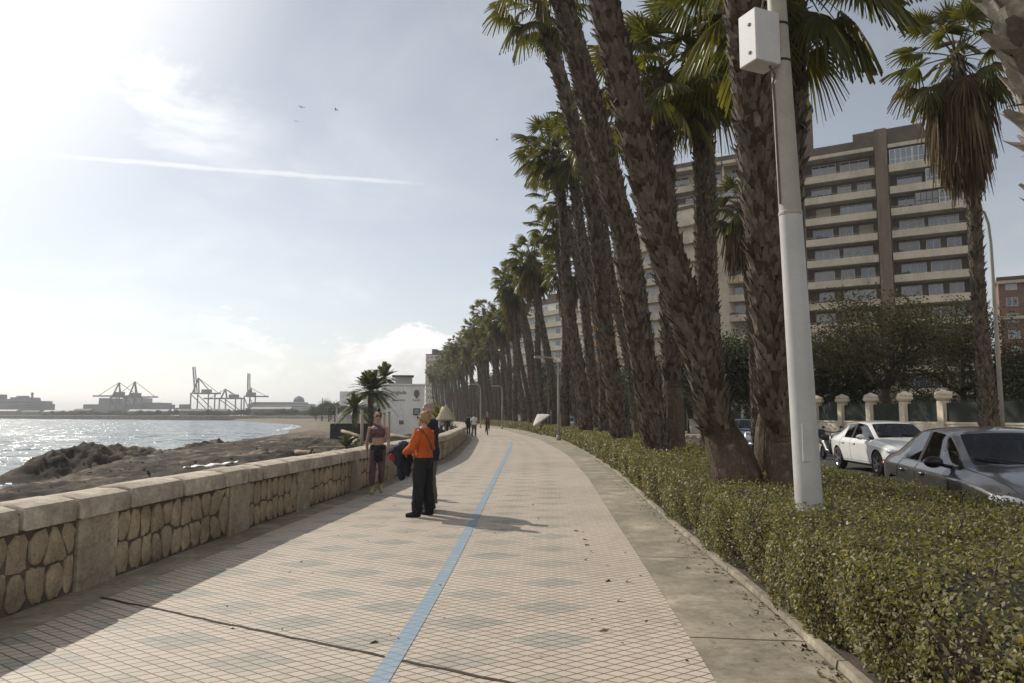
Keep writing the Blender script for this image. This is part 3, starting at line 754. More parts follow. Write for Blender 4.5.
BIGCROWN = crown_mesh(9, 44, 1.05, 1.4, 36, -46, 'palm_frond_gold', .45, .6); BROWNCROWN = crown_mesh(19, 40, .92, 1.25, 32, -62, 'palm_dead', .6, .6); OPENCROWN = crown_mesh(17, 30, .95, 1.3, 40, -48)

def near_palm(label, path, radii, seed, boot_from, crown, skirt, scale=1.0, boot=.2, up_extra=None, skirt_scale=None, mats=None):
    base = Vector(path[0]); loc = Vector((base.x, base.y, 0))
    t = thing('fan_palm', label, 'palm tree', loc)
    loc_path = [Vector(p)-loc for p in path]
    mb, at, axis = trunk_mesh(loc_path, radii, seed, boot_from, boot)
    mb.build('trunk', mats or TM, t)
    top = loc_path[-1]; d = axis(99)
    if crown:
        c = link('crown', crown, t); c.location = top; c.scale = (scale,)*3; c.rotation_euler = (d.y*-.6, d.x*.6, seed*1.3)
    if skirt:
        k = link('dead_frond_skirt', skirt, t); k.location = top; ss = skirt_scale or scale; k.scale = (ss,)*3 if isinstance(ss, (int, float)) else ss; k.rotation_euler = (0, 0, seed*.7)
    return t
def pathpx(Y, pts, extra=()):
    """trunk centre measured in the photograph at distance Y, from the ground up"""
    out = [P(x, y, Y if isinstance(Y, (int, float)) else Y[i]) for i, (x, y) in enumerate(pts)]
    out[0].z = min(out[0].z, -.05)
    d = (out[-1]-out[-2]).normalized()
    for e in extra: out.append(out[-1]+(d*.85+Vector((0, 0, .15))).normalized()*e)
    return out
near_palm('thickest leaning fan palm, its bare smooth foot in the hedge left of the metal pole', pathpx(9.8, [(748, 533), (738, 478), (716, 420), (700, 354), (678, 288), (651, 200), (628, 100), (603, 0)], (3, 3)),
          [.36, .32, .235, .24, .24, .235, .225, .21, .20, .20], 31, 1.5, CROWNS[0], SKIRTS[0], 1.0, .105)
near_palm('leaning fan palm just left of the thickest leaning one, shaggy down to the hedge', pathpx(18, [(664, 482), (657, 446), (642, 354), (626, 244), (615, 200), (590, 100), (562, 0)], (2.5,)),
          [.42, .37, .335, .335, .325, .31, .28, .26], 32, .9, CROWNS[1], None, 1.0, .115)
near_palm('slim straight fan palm right behind the leaning trunk, standing in the hedge', pathpx(19.4, [(675, 478), (674, 446), (671, 345), (668, 250), (664, 150), (660, 75)], ()),
          [.32, .30, .27, .26, .25, .24], 33, 2.6, CROWNS[3], None, .95, .13)
near_palm('fan palm with large hanging yellow-green fronds and a shaggy straight trunk', pathpx(20, [(716, 475), (712, 430), (711, 362), (706, 260), (704, 160), (699, 44)], ()),
          [.34, .32, .30, .31, .31, .28], 34, .5, BIGCROWN, None, 1.0, .105)
near_palm('thick shaggy fan palm directly left of the tall metal pole, with a smooth pale foot', pathpx(9.5, [(787, 540), (786, 480), (783, 440), (776, 390), (768, 300), (765, 250), (756, 150), (748, 50), (744, 0)], (2.5, 2.5)),
          [.26, .24, .21, .225, .235, .24, .255, .265, .26, .25, .24], 35, 1.35, CROWNS[2], SKIRTS[0], 1.0, .105)
near_palm('dark fan palm half hidden behind the metal pole, fronds hanging right of the pole', pathpx(10.9, [(766, 526), (767, 472), (771, 400), (781, 280), (790, 150), (792, 60), (790, -22)], (.3,)),
          [.20, .19, .19, .21, .22, .22, .21, .20], 36, 1.6, OPENCROWN, None, .88, .11)
near_palm('nearest fan palm cut off at the top right corner, pale broad sunlit leaf bases', pathpx(5.7, [(1156, 600), (1108, 300), (1060, 115), (1042, 55), (1024, 0)], (2.2, 2.2, 2.2)),
          [.30, .28, .26, .26, .26, .26, .25, .25], 37, .7, CROWNS[2], SKIRTS[2], 1.0, .17, mats=['palm_boot_pale', 'palm_boot_lit', 'palm_boot_lit', 'palm_smooth_bark'])
BIGSKIRT = skirt_mesh(41, 125, 2.9, .66, 11, 22, .6, 1.45)
near_palm('lone fan palm across the road with a huge brown skirt of dead fronds', pathpx(24.5, [(993, 468), (990, 428), (983, 350), (978, 280), (973, 190), (965, 120), (960, 80), (957, 50)], ()),
          [.36, .31, .22, .205, .20, .20, .20, .20], 38, .2, BROWNCROWN, BIGSKIRT, 1.0, .13, skirt_scale=(.74, .74, 1.0))
near_palm('small fan palm behind the pole with a brown collar of dead fronds, across the road', pathpx(31, [(758, 455), (756, 400), (752, 330), (747, 265), (742, 205)], ()),
          [.24, .22, .18, .18, .18], 39, .2, CROWNS[2], SKIRTS[1], .78, .16)

# the row that runs away along the promenade: six models of trunk, each palm a copy with its own turn and size
VAR = []
for k in range(6):
    r = random.Random(60+k); lean = (-2.3, -1.5, -.9, -2.8, -.4, -1.8)[k]; h = (16.2, 15.2, 14.4, 16.6, 13.8, 15.6)[k]
    path = [(lean*(z/h)**1.25 + .15*math.sin(z*.5+k), .5*math.sin(z*.22+k)*(z/h), z-.05) for z in np.linspace(0, h, 9)]
    rad = [.39, .31, .27, .26, .255, .25, .24, .23, .22]
    mb, at, axis = trunk_mesh(path, [x*(.9+.05*k) for x in rad], 70+k, .8 if k % 2 else 1.6, .165, n=10)
    VAR.append((mb.mesh('trunk', TM), Vector(path[-1])))
GRP = 'fan palms in the long row along the promenade'
def row_palm(X, Y, k, rz, sc, label):
    t = thing('fan_palm', label, 'palm tree', (X, Y, 0), rz, GRP); t.scale = (sc,)*3
    me, top = VAR[k]; link('trunk', me, t)
    c = link('crown', CROWNS[(k+int(Y)) % 4], t); c.location = top; c.rotation_euler = (rng.uniform(-.15, .15), rng.uniform(-.15, .15), rng.uniform(0, 6)); c.scale = (1.0/sc*rng.uniform(.92, 1.12),)*3
    if rng.random() < .35 or Y < 42: return t
    s = link('dead_frond_skirt', SKIRTS[(k+int(Y*3)) % 3], t); s.location = top; s.rotation_euler = (0, 0, rng.uniform(0, 6))
    return t
ys = []
y = 27.0
while y < 265: ys.append(y); y += 4.3 if y < 105 else 7.0
i = 0
for y in ys:
    for off in ((.95, 2.35) if y > 105 else (((.8, 2.4, 1.5)[len([q for q in ys if q < y]) % 3],))):
        yy = y+(2.4 if off > 1 else 0)+rng.uniform(-.7, .7)
        lab = 'tall fan palm in the middle stretch of the promenade row, slanting towards the sea' if y < 75 else 'distant fan palm in the far dense stretch of the promenade row'
        row_palm(kerbX(yy)+off+rng.uniform(-.2, .2), yy, (i*5+int(y)) % 6 if y > 45 else (3, 0, 5, 1)[i % 4], rng.uniform(-.35, .35), rng.uniform(.86, 1.14)*(.97 if y < 60 else 1.0), lab); i += 1

# ------------------------------------------------------------------ feather palms by the beach restaurant
mk_leaf('date_leaf', [(.06, .075, .03), (.09, .10, .04), (.07, .09, .045), (.11, .11, .05)], .3, .5)
mk_leaf('yellow_leaf', [(.30, .25, .05), (.22, .20, .05), (.12, .14, .05)], .35, .5)
def feather(mb, base, az, elv, ln, sag, r, nl=26, lw=.035, ll=.42):
    d = Vector((math.cos(az)*math.cos(elv), math.sin(az)*math.cos(elv), math.sin(elv))); zz = Vector((0, 0, 1)); pr = None
    for i in range(nl+1):
        t = i/nl; p = base+d*ln*t-zz*sag*ln*t*t
        if pr is not None:
            ax = (p-pr).normalized(); sd = ax.cross(zz); sd = sd.normalized() if sd.length > .05 else Vector((1, 0, 0)); nm = sd.cross(ax)
            mb.quad(pr-sd*.02, pr+sd*.02, p+sd*.02, p-sd*.02)
            if t > .12:
                l = ll*math.sin(math.pi*(.12+.8*t))**.6
                for s_ in (-1, 1):
                    q = p+ax*l*.65+sd*s_*l*.75+nm*l*r.uniform(.05, .3)-zz*l*.15
                    mb.add([p-ax*lw, p+ax*lw, q+ax*lw*.2, q-ax*lw*.2], [(0, 1, 2, 3)])
        pr = p
def date_palm(label, loc, h, rad, nfr, seed, leaf='date_leaf', name='date_palm'):
    t = thing(name, label, 'palm tree' if name == 'date_palm' else 'plant', loc); r = random.Random(seed)
    mb, at, axis = trunk_mesh([(0, 0, -.3), (.03, 0, h*.35), (-.04, .02, h*.7), (0, 0, h)], [.24*rad/2.2, .2*rad/2.2, .2*rad/2.2, .22*rad/2.2], seed, .1, .14, n=9); mb.build('trunk', TM, t)
    mb = MB()
    for i in range(nfr):
        f = i/(nfr-1); feather(mb, Vector((0, 0, h-.05)), i*2.39996+r.uniform(-.2, .2), R(82-100*f+r.uniform(-8, 8)), rad*r.uniform(.85, 1.1), .22+.25*f, r, ll=.46*rad/2.2, lw=.06)
    mb.build('crown', leaf, t); return t
def on(px, py, Y, z): p = P(px, py, Y); return (p.x, Y, z)
date_palm('bushy date palm in front of the white beach restaurant', on(371, 400, 60, -.45), 4.0, 2.15, 64, 91)
date_palm('small young date palm left of the bushy one by the beach restaurant', on(355, 400, 56, -.45), 2.5, 1.5, 26, 92)
date_palm('date palm behind the restaurant roof, fronds fanning above it', on(384, 400, 74, -.4), 5.6, 2.0, 40, 93)
date_palm('young palm with yellowing upright leaves between the restaurant and the palm row', on(437, 400, 64, -.2), 1.5, 1.7, 22, 94, 'yellow_leaf', 'young_palm')
date_palm('low spiky beach plant beside the wooden posts', on(347, 430, 45, -.55), .25, 1.0, 18, 95, 'date_leaf', 'beach_plant')
date_palm('rounded yellow-green shrub beside the wooden posts', on(350, 430, 48, -.55), .3, 1.1, 26, 96, 'yellow_leaf', 'beach_plant')

# ------------------------------------------------------------------ broadleaf trees across the road
mk('bark', (.07, .055, .042), (.04, .032, .026), 6, .95, .03, 20)
mk_leaf('tree_leaf', [(.04, .042, .022), (.06, .055, .026), (.085, .068, .032), (.045, .048, .026), (.07, .062, .034)], .22, .65, .15)
mk_leaf('dark_leaf', [(.03, .042, .02), (.045, .055, .026), (.06, .066, .03), (.035, .05, .025)], .2, .6, .25)
def broad_tree(seed, h, rad, leaf, nleaf, lsize, flat=.7, open_=.5, tf=.30):
    r = random.Random(seed); nr = np.random.default_rng(seed); mb = MB(); tips = []
    th = h*tf
    mb.tube([(0, 0, -.1), (.05, 0, th*.5), (0, .05, th)], [rad*.075, rad*.06, rad*.055], 9)
    def limb(p, d, ln, rr, depth):
        pts = [p]; q = p; dd = d.copy()
        for i in range(4):
            dd = (dd+Vector((r.gauss(0, .16), r.gauss(0, .16), r.gauss(.03, .10)))).normalized(); q = q+dd*ln/4; pts.append(q)
        mb.tube(pts, [rr*(1-.16*i) for i in range(5)], 6)
        tips.append((q, depth)); tips.append((pts[2], depth))
        if depth < 3:
            for _ in range(3 if depth < 2 else 2):
                e = (dd+Vector((r.gauss(0, .55), r.gauss(0, .55), r.gauss(.12, .35)))).normalized()
                limb(pts[r.choice((2, 3, 4))], e, ln*r.uniform(.55, .8), rr*.5, depth+1)
    m = 6
    for i in range(m):
        a = 2*math.pi*i/m+r.uniform(-.3, .3); limb(Vector((0, 0, th)), Vector((math.cos(a), math.sin(a), r.uniform(.45, 1.3))).normalized(), rad*.55, rad*.035, 0)
    tr = mb.mesh('trunk', 'bark', smooth=True)
    C = []
    cl = [t for t, dp in tips if dp >= 1]
    for t in cl: pass
    n = nleaf//max(1, len(cl)); sg = rad*.13*open_*2
    for t in cl:
        k = max(2, int(n*r.uniform(.4, 1.6))); s = sg*r.uniform(.7, 1.3)
        C.append(nr.normal(size=(k, 3))*[s, s, s*flat]+np.array(t))
    C = np.concatenate(C); V, Q = leaves(C, lsize, .55, np.array([0, 0, .5]), 1.0, nr)
    return tr, np_mesh('crown', V, Q, leaf)
def place_tree(name, label, tm, loc, rz=0, sc=1, group=None):
    t = thing(name, label, 'tree', loc, rz, group); t.scale = (sc,)*3 if isinstance(sc, (int, float)) else sc
    link('trunk', tm[0], t); link('crown', tm[1], t); return t
T_OPEN = broad_tree(5, 7.2, 4.6, 'tree_leaf', 17000, .15, .55, .55, .42)
T_DARK = broad_tree(6, 8, 3.4, 'dark_leaf', 22000, .2, .9, .7)
T_DARK2 = broad_tree(8, 6, 3.0, 'dark_leaf', 16000, .2, .8, .7)
c = P(884, 400, 41); place_tree('broadleaf_tree', 'wide spreading brownish-green tree behind the pillared garden wall', T_OPEN, (c.x, 41, 0), .4, (1.15, 1, 1.0))
c = P(962, 400, 43); place_tree('broadleaf_tree', 'brownish-green tree behind the skirted palm and the street lamp', T_OPEN, (c.x, 43, 0), 2.2, (1, 1, .95))
c = P(1035, 400, 41); place_tree('broadleaf_tree', 'dark tree behind the garden wall at the right edge of the picture', T_DARK2, (c.x, 41, 0), .3, 1.0)
c = P(822, 400, 46); place_tree('broadleaf_tree', 'dark dense tree just right of the metal pole behind the white car', T_DARK, (c.x, 46, 0), 1.1, .95)
c = P(728, 400, 48); place_tree('broadleaf_tree', 'dark round tree between the thick palm trunks, below the apartment balconies', T_DARK, (c.x, 48, 0), 2.5, 1.0)
c = P(690, 400, 62); place_tree('broadleaf_tree', 'dark tree half hidden behind the leaning palms', T_DARK2, (c.x, 62, 0), .8, 1.3)
k = 0
for y in np.arange(95, 300, 11):
    place_tree('street_tree', 'dark street tree seen between the palm trunks of the row', T_DARK if k % 2 else T_DARK2, (kerbX(y)+21+rng.uniform(-2, 2), y, 0), rng.uniform(0, 6), rng.uniform(1.3, 1.6)*(1 if k % 2 else 1.25)*(1.45 if y > 165 else 1), 'dark street trees behind the palm row'); k += 1
for y in np.arange(56, 250, 9.5):
    off = 15.5 + rng.uniform(-1, 1)
    place_tree('street_tree', 'dark street tree seen between the palm trunks of the row', T_DARK if k % 2 else T_DARK2, (kerbX(y)+off, y, 0), rng.uniform(0, 6), rng.uniform(.85, 1.1)*(1 if k % 2 else 1.25), 'dark street trees behind the palm row'); k += 1
# ------------------------------------------------------------------ buildings
mk('brown_brick', (.155, .105, .075), (.11, .075, .055), 1.2, .9, .01, 20)
mk('brown_concrete', (.22, .17, .125), (.15, .115, .085), .6, .9, .01, 8, stretch=(1, 1, .25))
mk('cream_concrete', (.56, .49, .385), (.45, .39, .31), .7, .85, .005, 12, stretch=(1, 1, .4))
mk('cream_wall', (.62, .55, .44), (.52, .46, .37), .6, .85, .005, 10)
mk('orange_concrete', (.55, .30, .10), (.45, .25, .09), .6, .85)
mk('red_brick', (.23, .135, .095), (.17, .098, .07), 1.5, .9, .01, 20)
mk('white_frame', (.66, .66, .65), (.58, .58, .57), 4, .5)
mk('dark_frame', (.05, .045, .04), (.035, .03, .03), 4, .5)
mk('yellow_awning', (.50, .34, .08), (.42, .28, .07), 5, .9)
mk('blind', (.42, .38, .31), (.36, .32, .26), 1, .9, .01, 3, stretch=(.1, .1, 14))
mk('white_render', (.80, .79, .76), (.72, .71, .68), .6, .85, .004, 10)
mk('grey_render', (.34, .33, .32), (.28, .27, .26), .8, .85)
mk('plant_green', (.05, .07, .03), (.035, .05, .022), 8, .9)
mk('rail_metal', (.30, .31, .31), (.24, .25, .25), 6, .5, metallic=.5)
mk('roof_dark', (.13, .10, .08), (.10, .08, .065), 1, .9)
mk('net_teal', (.12, .36, .34), (.10, .30, .29), 3, .8)
def pane_mat(name, col, ro):
    m, nt, out = nodes_of(name); b = N(nt, 'BsdfPrincipled'); L(nt, b.outputs[0], out.inputs[0])
    b.inputs['Roughness'].default_value = ro; b.inputs['Specular IOR Level'].default_value = 1.0; b.inputs['IOR'].default_value = 1.6
    f = noise_n(nt, objco(nt), .7, 2); L(nt, ramp(nt, f, [(.35, col), (.65, tuple(x*1.8 for x in col))]), b.inputs['Base Color'])
pane_mat('pane_blue', (.03, .05, .085), .06); pane_mat('pane_dark', (.018, .022, .028), .06); pane_mat('pane_pale', (.16, .18, .19), .25)
def win_proto(w, h, n, frame='white_frame', t=.075, rail=True):
    mb = MB(); d = .09
    mb.bb(0, w, -d/2, d/2, 0, t); mb.bb(0, w, -d/2, d/2, h-t, h)
    for i in range(n+1):
        x = t/2+(w-t)*i/n; mb.bb(x-t/2, x+t/2, -d/2+.002, d/2-.002, t, h-t)
    if rail: mb.bb(t, w-t, -d/2+.004, d/2-.004, h*.32, h*.32+t*.8)
    return mb.mesh('window', frame)
PROT = {}
def add_window(parent, x, y, z, w, h, n, frame='white_frame', pane='pane_blue', rail=True):
    key = (round(w, 2), round(h, 2), n, frame, rail)
    if key not in PROT: PROT[key] = win_proto(w, h, n, frame, rail=rail)
    o = link('window', PROT[key], parent, (x, y, z))
    k2 = ('p', round(w, 2), round(h, 2), pane)
    if k2 not in PROT:
        mb = MB(); mb.bb(.03, w-.03, -.012, .012, .03, h-.03); PROT[k2] = mb.mesh('pane', pane)
    link('pane', PROT[k2], o, (0, .005, 0)); return o
def part(name, mat, parent, boxes):
    mb = MB()
    for b in boxes: mb.bb(*b)
    return mb.build(name, mat, parent)
FD = Vector((.858, -.514, 0)); FN = Vector((.514, .858, 0)); FRZ = math.atan2(-.514, .858)
def balcony_block(name, label, loc, rz, secs, ztops, ztop_roof, depth, wallmat, slabmat, seed, side=True, roofs=()):
    """secs: (x0, x1, kind) along the facade; ztops: heights of the balcony parapets"""
    r = random.Random(seed); t = thing(name, label, 'apartment building', loc, rz)
    x0 = min(s[0] for s in secs); x1 = max(s[1] for s in secs)
    part('wall', wallmat, t, [(x0, x1, 1.7, depth, 0, ztop_roof-1.2)])
    part('roof', 'roof_dark', t, [(x0-.1, x1+.25, -.25, depth+.1, ztop_roof-1.2, ztop_roof+.15)] + list(roofs))
    fins = [(s[1]-.12, s[1]+.12, .05, 1.69, 0, ztop_roof-1.21) for s in secs]+[(x0-.12, x0+.12, .05, 1.69, 0, ztop_roof-1.21)]
    part('party_wall', wallmat, t, fins)
    zs = list(ztops)
    for a, b, kind in secs:
        if kind == 'pillar':
            part('pillar', 'brown_concrete', t, [(a, b, -.75, 1.68, 0, ztop_roof+1.2), (a+.35, a+.45, -.80, -.755, 0, ztop_roof+1.15), (b-.45, b-.35, -.80, -.755, 0, ztop_roof+1.15)]); continue
        part('eaves', slabmat, t, [(a+.13, b-.13, -.65, 1.68, zs[0]+2.35, zs[0]+2.85)])
        for i, z in enumerate(zs):
            proj = -.35 if kind == 'open' else -.55
            bx = [(a+.13, b-.13, proj, proj+.16, z-1.0, z), (a+.13, b-.13, proj+.161, 1.69, z-1.02, z-.80)]
            bal = part('balcony', slabmat, t, bx)
            if kind == 'open' or r.random() < .4:
                rb = [(a+.2, b-.2, proj+.05, proj+.09, z+.20, z+.25)]
                x = a+.3
                while x < b-.3: rb.append((x, x+.035, proj+.052, proj+.088, z+.002, z+.2)); x += .6
                part('railing', 'rail_metal', bal, rb)
            ceil = zs[i-1]-1.05 if i else z+2.3
            if r.random() < (.2 if kind == 'open' else .14):
                part('awning', 'yellow_awning', t, [(a+.25, b-.25, proj-.1, proj+.5, ceil-.22, ceil-.02)])
            W_ = b-a-.5
            if r.random() < .45:
                m = MB(); x = a+.5
                while x < a+.5+r.uniform(.8, W_*.6): m.ell((x, proj+.28, z+r.uniform(.0, .18)), (.24, .2, r.uniform(.15, .32)), 7, 5); x += r.uniform(.3, .6)
                if m.v: m.build('balcony_plants', 'plant_green', bal)
            if r.random() < .3:
                x = a+W_*r.uniform(.3, .9); part('air_conditioner', 'white_frame', t, [(x, x+.8, 1.25, 1.6, z-.35, z+.25)])
            glazed = (kind == 'glazed' and (i < 3 or r.random() < .08)) or (kind == 'open' and r.random() < .10)
            if glazed:
                n = r.choice((2, 3)); w = W_/n
                for j in range(n):
                    if r.random() < .9: add_window(t, a+.25+j*w, proj+.08, z+.003, w-.03, max(1.2, ceil-z-.25), 4 if w > 2.6 else 3, r.choice(('white_frame', 'white_frame', 'dark_frame')) if i else 'white_frame', r.choice(('pane_blue', 'pane_blue', 'pane_dark', 'pane_pale')))
            y = 1.62
            lay = r.choice((0, 1, 2, 3))
            spots = [(.08, .36), (.5, .42)] if lay < 2 else ([(.06, .30), (.45, .2), (.74, .2)] if lay == 2 else [(.12, .22), (.48, .46)])
            for f0, fw in spots:
                w = W_*fw
                if r.random() < .2:
                    part('roller_blind', 'blind', t, [(a+.25+W_*f0, a+.25+W_*f0+w, y-.02, y+.03, z-.6, ceil-.3)])
                else:
                    h = ceil-.3-(z-.75 if r.random() < .7 else z-.1)
                    add_window(t, a+.25+W_*f0, y, ceil-.3-h, w, h, max(2, int(w/.95)), 'white_frame', r.choice(('pane_blue', 'pane_dark', 'pane_dark')), r.random() < .4)
    return t
c0 = P(888, 300, 100.5)
M_loc = Vector((c0.x, 100.5, 0)) - FD*10.2
ZT = [35.6-3.05*k for k in range(12)]
balcony_block('apartment_building', 'brown apartment block with long cream balconies and a tall central concrete pillar, on the right', M_loc, FRZ,
              [(0, 9.5, 'open'), (9.5, 11.0, 'pillar'), (11.0, 19.9, 'glazed')], ZT, 39.6, 14, 'brown_brick', 'cream_concrete', 3,
              roofs=[(6.6, 15.5, 1.5, 9, 39.751, 41.4)])
balcony_block('apartment_building', 'wide cream-balconied apartment block seen between the thick palm trunks', M_loc-FD*24+FN*1.0, FRZ,
              [(1.5, 3.0, 'pillar'), (3.0, 12.2, 'open'), (12.2, 21.5, 'open')], [37.6-3.0*k for k in range(13)], 41.2, 14, 'cream_wall', 'cream_concrete', 4)
tw = thing('stair_tower', 'tall brown stair and lift tower rising behind the apartment blocks', 'tower', M_loc-FD*6.6+FN*12, FRZ)
part('shaft', 'brown_brick', tw, [(-2.5, 5.2, 0, 8, 0, 53)]); part('cap', 'roof_dark', tw, [(-2.7, 5.4, -.2, 8.2, 53.002, 53.7)]); part('rib', 'brown_concrete', tw, [(3.3, 3.6, -.15, -.002, 0, 53), (1.1, 1.4, -.15, -.002, 0, 53)])

def simple_block(name, label, loc, rz, w, d, h, floors, bays, wall, band, seed, win=(1.5, 1.5), bal=True, pane='pane_dark', z0=2.5):
    r = random.Random(seed); t = thing(name, label, 'apartment building', loc, rz)
    part('wall', wall, t, [(0, w, 0, d, 0, h)]); part('roof', 'roof_dark', t, [(-.2, w+.2, -.2, d+.2, h+.002, h+.45), (w*.3, w*.6, d*.3, d*.7, h+.451, h+3)])
    fh = (h-z0)/floors
    for i in range(floors):
        z = z0+i*fh
        if bal: part('balcony', band, t, [(.3, w-.3, -1.1, -.95, z-.1, z+.95), (.3, w-.3, -.949, -.002, z-.1, z+.1)])
        for j in range(bays):
            x = (j+.5)*w/bays-win[0]/2
            add_window(t, x, -.03, z+.9 if not bal else z+.3, win[0], win[1]+(.5 if bal else 0), 2, 'white_frame', r.choice((pane, 'pane_blue', 'pane_pale')), False)
    return t
c = P(608, 380, 132); simple_block('apartment_building', 'ochre orange balconied block glimpsed between palm trunks', (c.x-3.0, 134, 0), R(-42), 9, 12, 28, 9, 3, 'cream_wall', 'orange_concrete', 5)
c = P(575, 380, 175); simple_block('apartment_building', 'grey white apartment block far down the road behind the palms', (c.x-14, 180, 0), R(-50), 26, 12, 27, 9, 6, 'white_render', 'cream_concrete', 6)
c = P(520, 380, 225); simple_block('apartment_building', 'pale tall block behind the farthest palms of the row', (c.x-6, 232, 0), R(-55), 28, 14, 33, 11, 6, 'white_render', 'cream_concrete', 7)
c = P(640, 380, 112); simple_block('apartment_building', 'cream block just behind the leaning palms', (c.x-2, 122, 0), R(-45), 18, 12, 33, 11, 4, 'cream_wall', 'cream_concrete', 17)
c = P(999, 300, 130); rb = simple_block('apartment_building', 'red brick block with white windows at the right edge', (c.x, 130, 0), R(-31), 34, 14, 25.2, 8, 9, 'red_brick', 'cream_concrete', 8, (1.7, 1.5), False)
part('cornice', 'cream_concrete', rb, [(-.3, 34.3, -.9, -.205, 18.1, 18.6), (-.3, 34.3, -.6, -.205, 24.4, 24.9)])
mk('terracotta', (.35, .14, .08), (.27, .11, .07), 3, .9); part('awning', 'terracotta', rb, [(4, 20, -2.4, -.95, 12.2, 12.5)])
part('chimney', 'red_brick', rb, [(5, 6, 3, 4, 25.66, 27.2), (8.2, 9, 3, 4, 25.66, 26.9), (14, 15, 5, 6, 25.66, 27.0)])
# slim tower far along the shore
c = P(425.5, 400, 350); fb = simple_block('apartment_building', 'slim distant tower block with balconies beyond the beach restaurant', (c.x, 350, 0), R(-18), 6.0, 9, 29.5, 10, 3, 'cream_wall', 'cream_concrete', 9, (1.3, 1.4))
fb2 = simple_block('apartment_building', 'brick-toned slab standing right behind the slim distant tower', (c.x+5.2, 353, 0), R(-18), 7, 9, 31.5, 10, 2, 'brown_concrete', 'cream_concrete', 10, (1.3, 1.4), False)
c = P(447, 360, 330); nb = thing('netted_building', 'distant building wrapped in teal scaffold netting beside the palm crowns', 'building', (c.x-1.5, 330, 0)); part('wall', 'grey_render', nb, [(.4, 6, .4, 7, 0, 30)]); part('scaffold_net', 'net_teal', nb, [(0, 6.4, 0, .39, 14, 30.6)])

# ------------------------------------------------------------------ beach restaurant
RY = 70; rl = P(398, 400, RY).x
rs = thing('beach_restaurant', 'white flat-roofed beach restaurant with faded lettering and a small window', 'restaurant', (rl, RY, -.5), R(8))
w = P(424.5, 400, RY).x - rl
part('wall', 'white_render', rs, [(-1.6, w, 0, 9, -.8, 4.85)])
part('roof', 'white_render', rs, [(-1.7, w+.08, -.08, 9.1, 4.852, 5.0)])
part('roof_hut', 'grey_render', rs, [(-.3, 1.3, 1.2, 3.5, 5.002, 5.75)]); part('hut_slab', 'roof_dark', rs, [(-.6, 1.45, 1.0, 3.7, 5.752, 5.86)])
add_window(rs, 1.42, -.04, 2.1, .62, .62, 1, 'dark_frame', 'pane_pale', False)
mk('sign_grey', (.30, .29, .28), (.26, .25, .24), 5, .8); mk('sign_brown', (.22, .17, .15), (.18, .14, .12), 5, .8)
def wall_text(name, txt, size, x, z, mat, parent, y=-.02):
    me = text_mesh(txt, size, .012); me.materials.clear(); me.materials.append(MATS[mat])
    o = link(name, me, parent, (x, y, z)); o.rotation_euler = (R(90), 0, 0); return o
wall_text('lettering', 'ongada', .52, -.72, 4.05, 'sign_brown', rs); wall_text('lettering', 'restaurante', .26, -.55, 3.42, 'sign_grey', rs); wall_text('lettering', 'marisco', .24, 1.36, 3.42, 'sign_grey', rs)
mb = MB(); mb.ell((1.72, -.02, 4.1), (.27, .02, .36), 14, 6); mb.bb(1.62, 1.82, -.035, -.005, 3.66, 3.78); mb.build('emblem', 'sign_brown', rs)
part('plaque', 'sign_brown', rs, [(.12, .55, -.03, -.002, 1.25, 1.6)])
part('side_extension', 'white_render', rs, [(-5.4, -1.602, 1.0, 7, -.8, 4.3)])
part('terrace_roof', 'grey_render', rs, [(-5.6, -1.61, -1.6, .99, 2.75, 2.95)]); part('terrace_post', 'white_frame', rs, [(-5.5, -5.36, -1.5, -1.38, -.8, 2.748)]); part('terrace_post', 'white_frame', rs, [(-3.4, -3.26, -1.5, -1.38, -.8, 2.748)])
mk('dark_screen', (.03, .035, .035), (.02, .024, .024), 3, .8); part('dark_fence', 'dark_screen', rs, [(-5.9, -2.0, -2.2, -2.1, -.8, 1.35)])
an = MB(); [an.tube([(x, 2.5, 4.99), (x, 2.5, z)], .02, 5) for x, z in ((2.6, 6.0), (3.0+w-w, 5.5))]; an.build('antenna', 'rail_metal', rs)

# ------------------------------------------------------------------ garden wall across the road
gw = thing('garden_wall', 'cream garden wall with capped pillars and dark iron fence panels across the road', 'wall')
mk('iron', (.035, .038, .035), (.025, .027, .025), 6, .6); mk('fence_screen', (.03, .038, .031), (.022, .028, .023), 2, .9)
A = P(1075, 420, 26.4); B = P(690, 420, 62); A.z = B.z = 0
gd = (B-A).normalized(); gl = (B-A).length; gr = math.atan2(gd.y, gd.x)
def gpart(name, mat, boxes=None, mb=None):
    if mb is None:
        mb = MB()
        for b in boxes: mb.bb(*b)
    o = mb.build(name, mat, gw); o.location = (A.x, A.y, .1); o.rotation_euler = (0, 0, gr); return o
gpart('base_wall', 'cream_wall', [(0, gl, -.11, .11, -.1, 1.12), (0, gl, -.15, .15, 1.122, 1.2)])
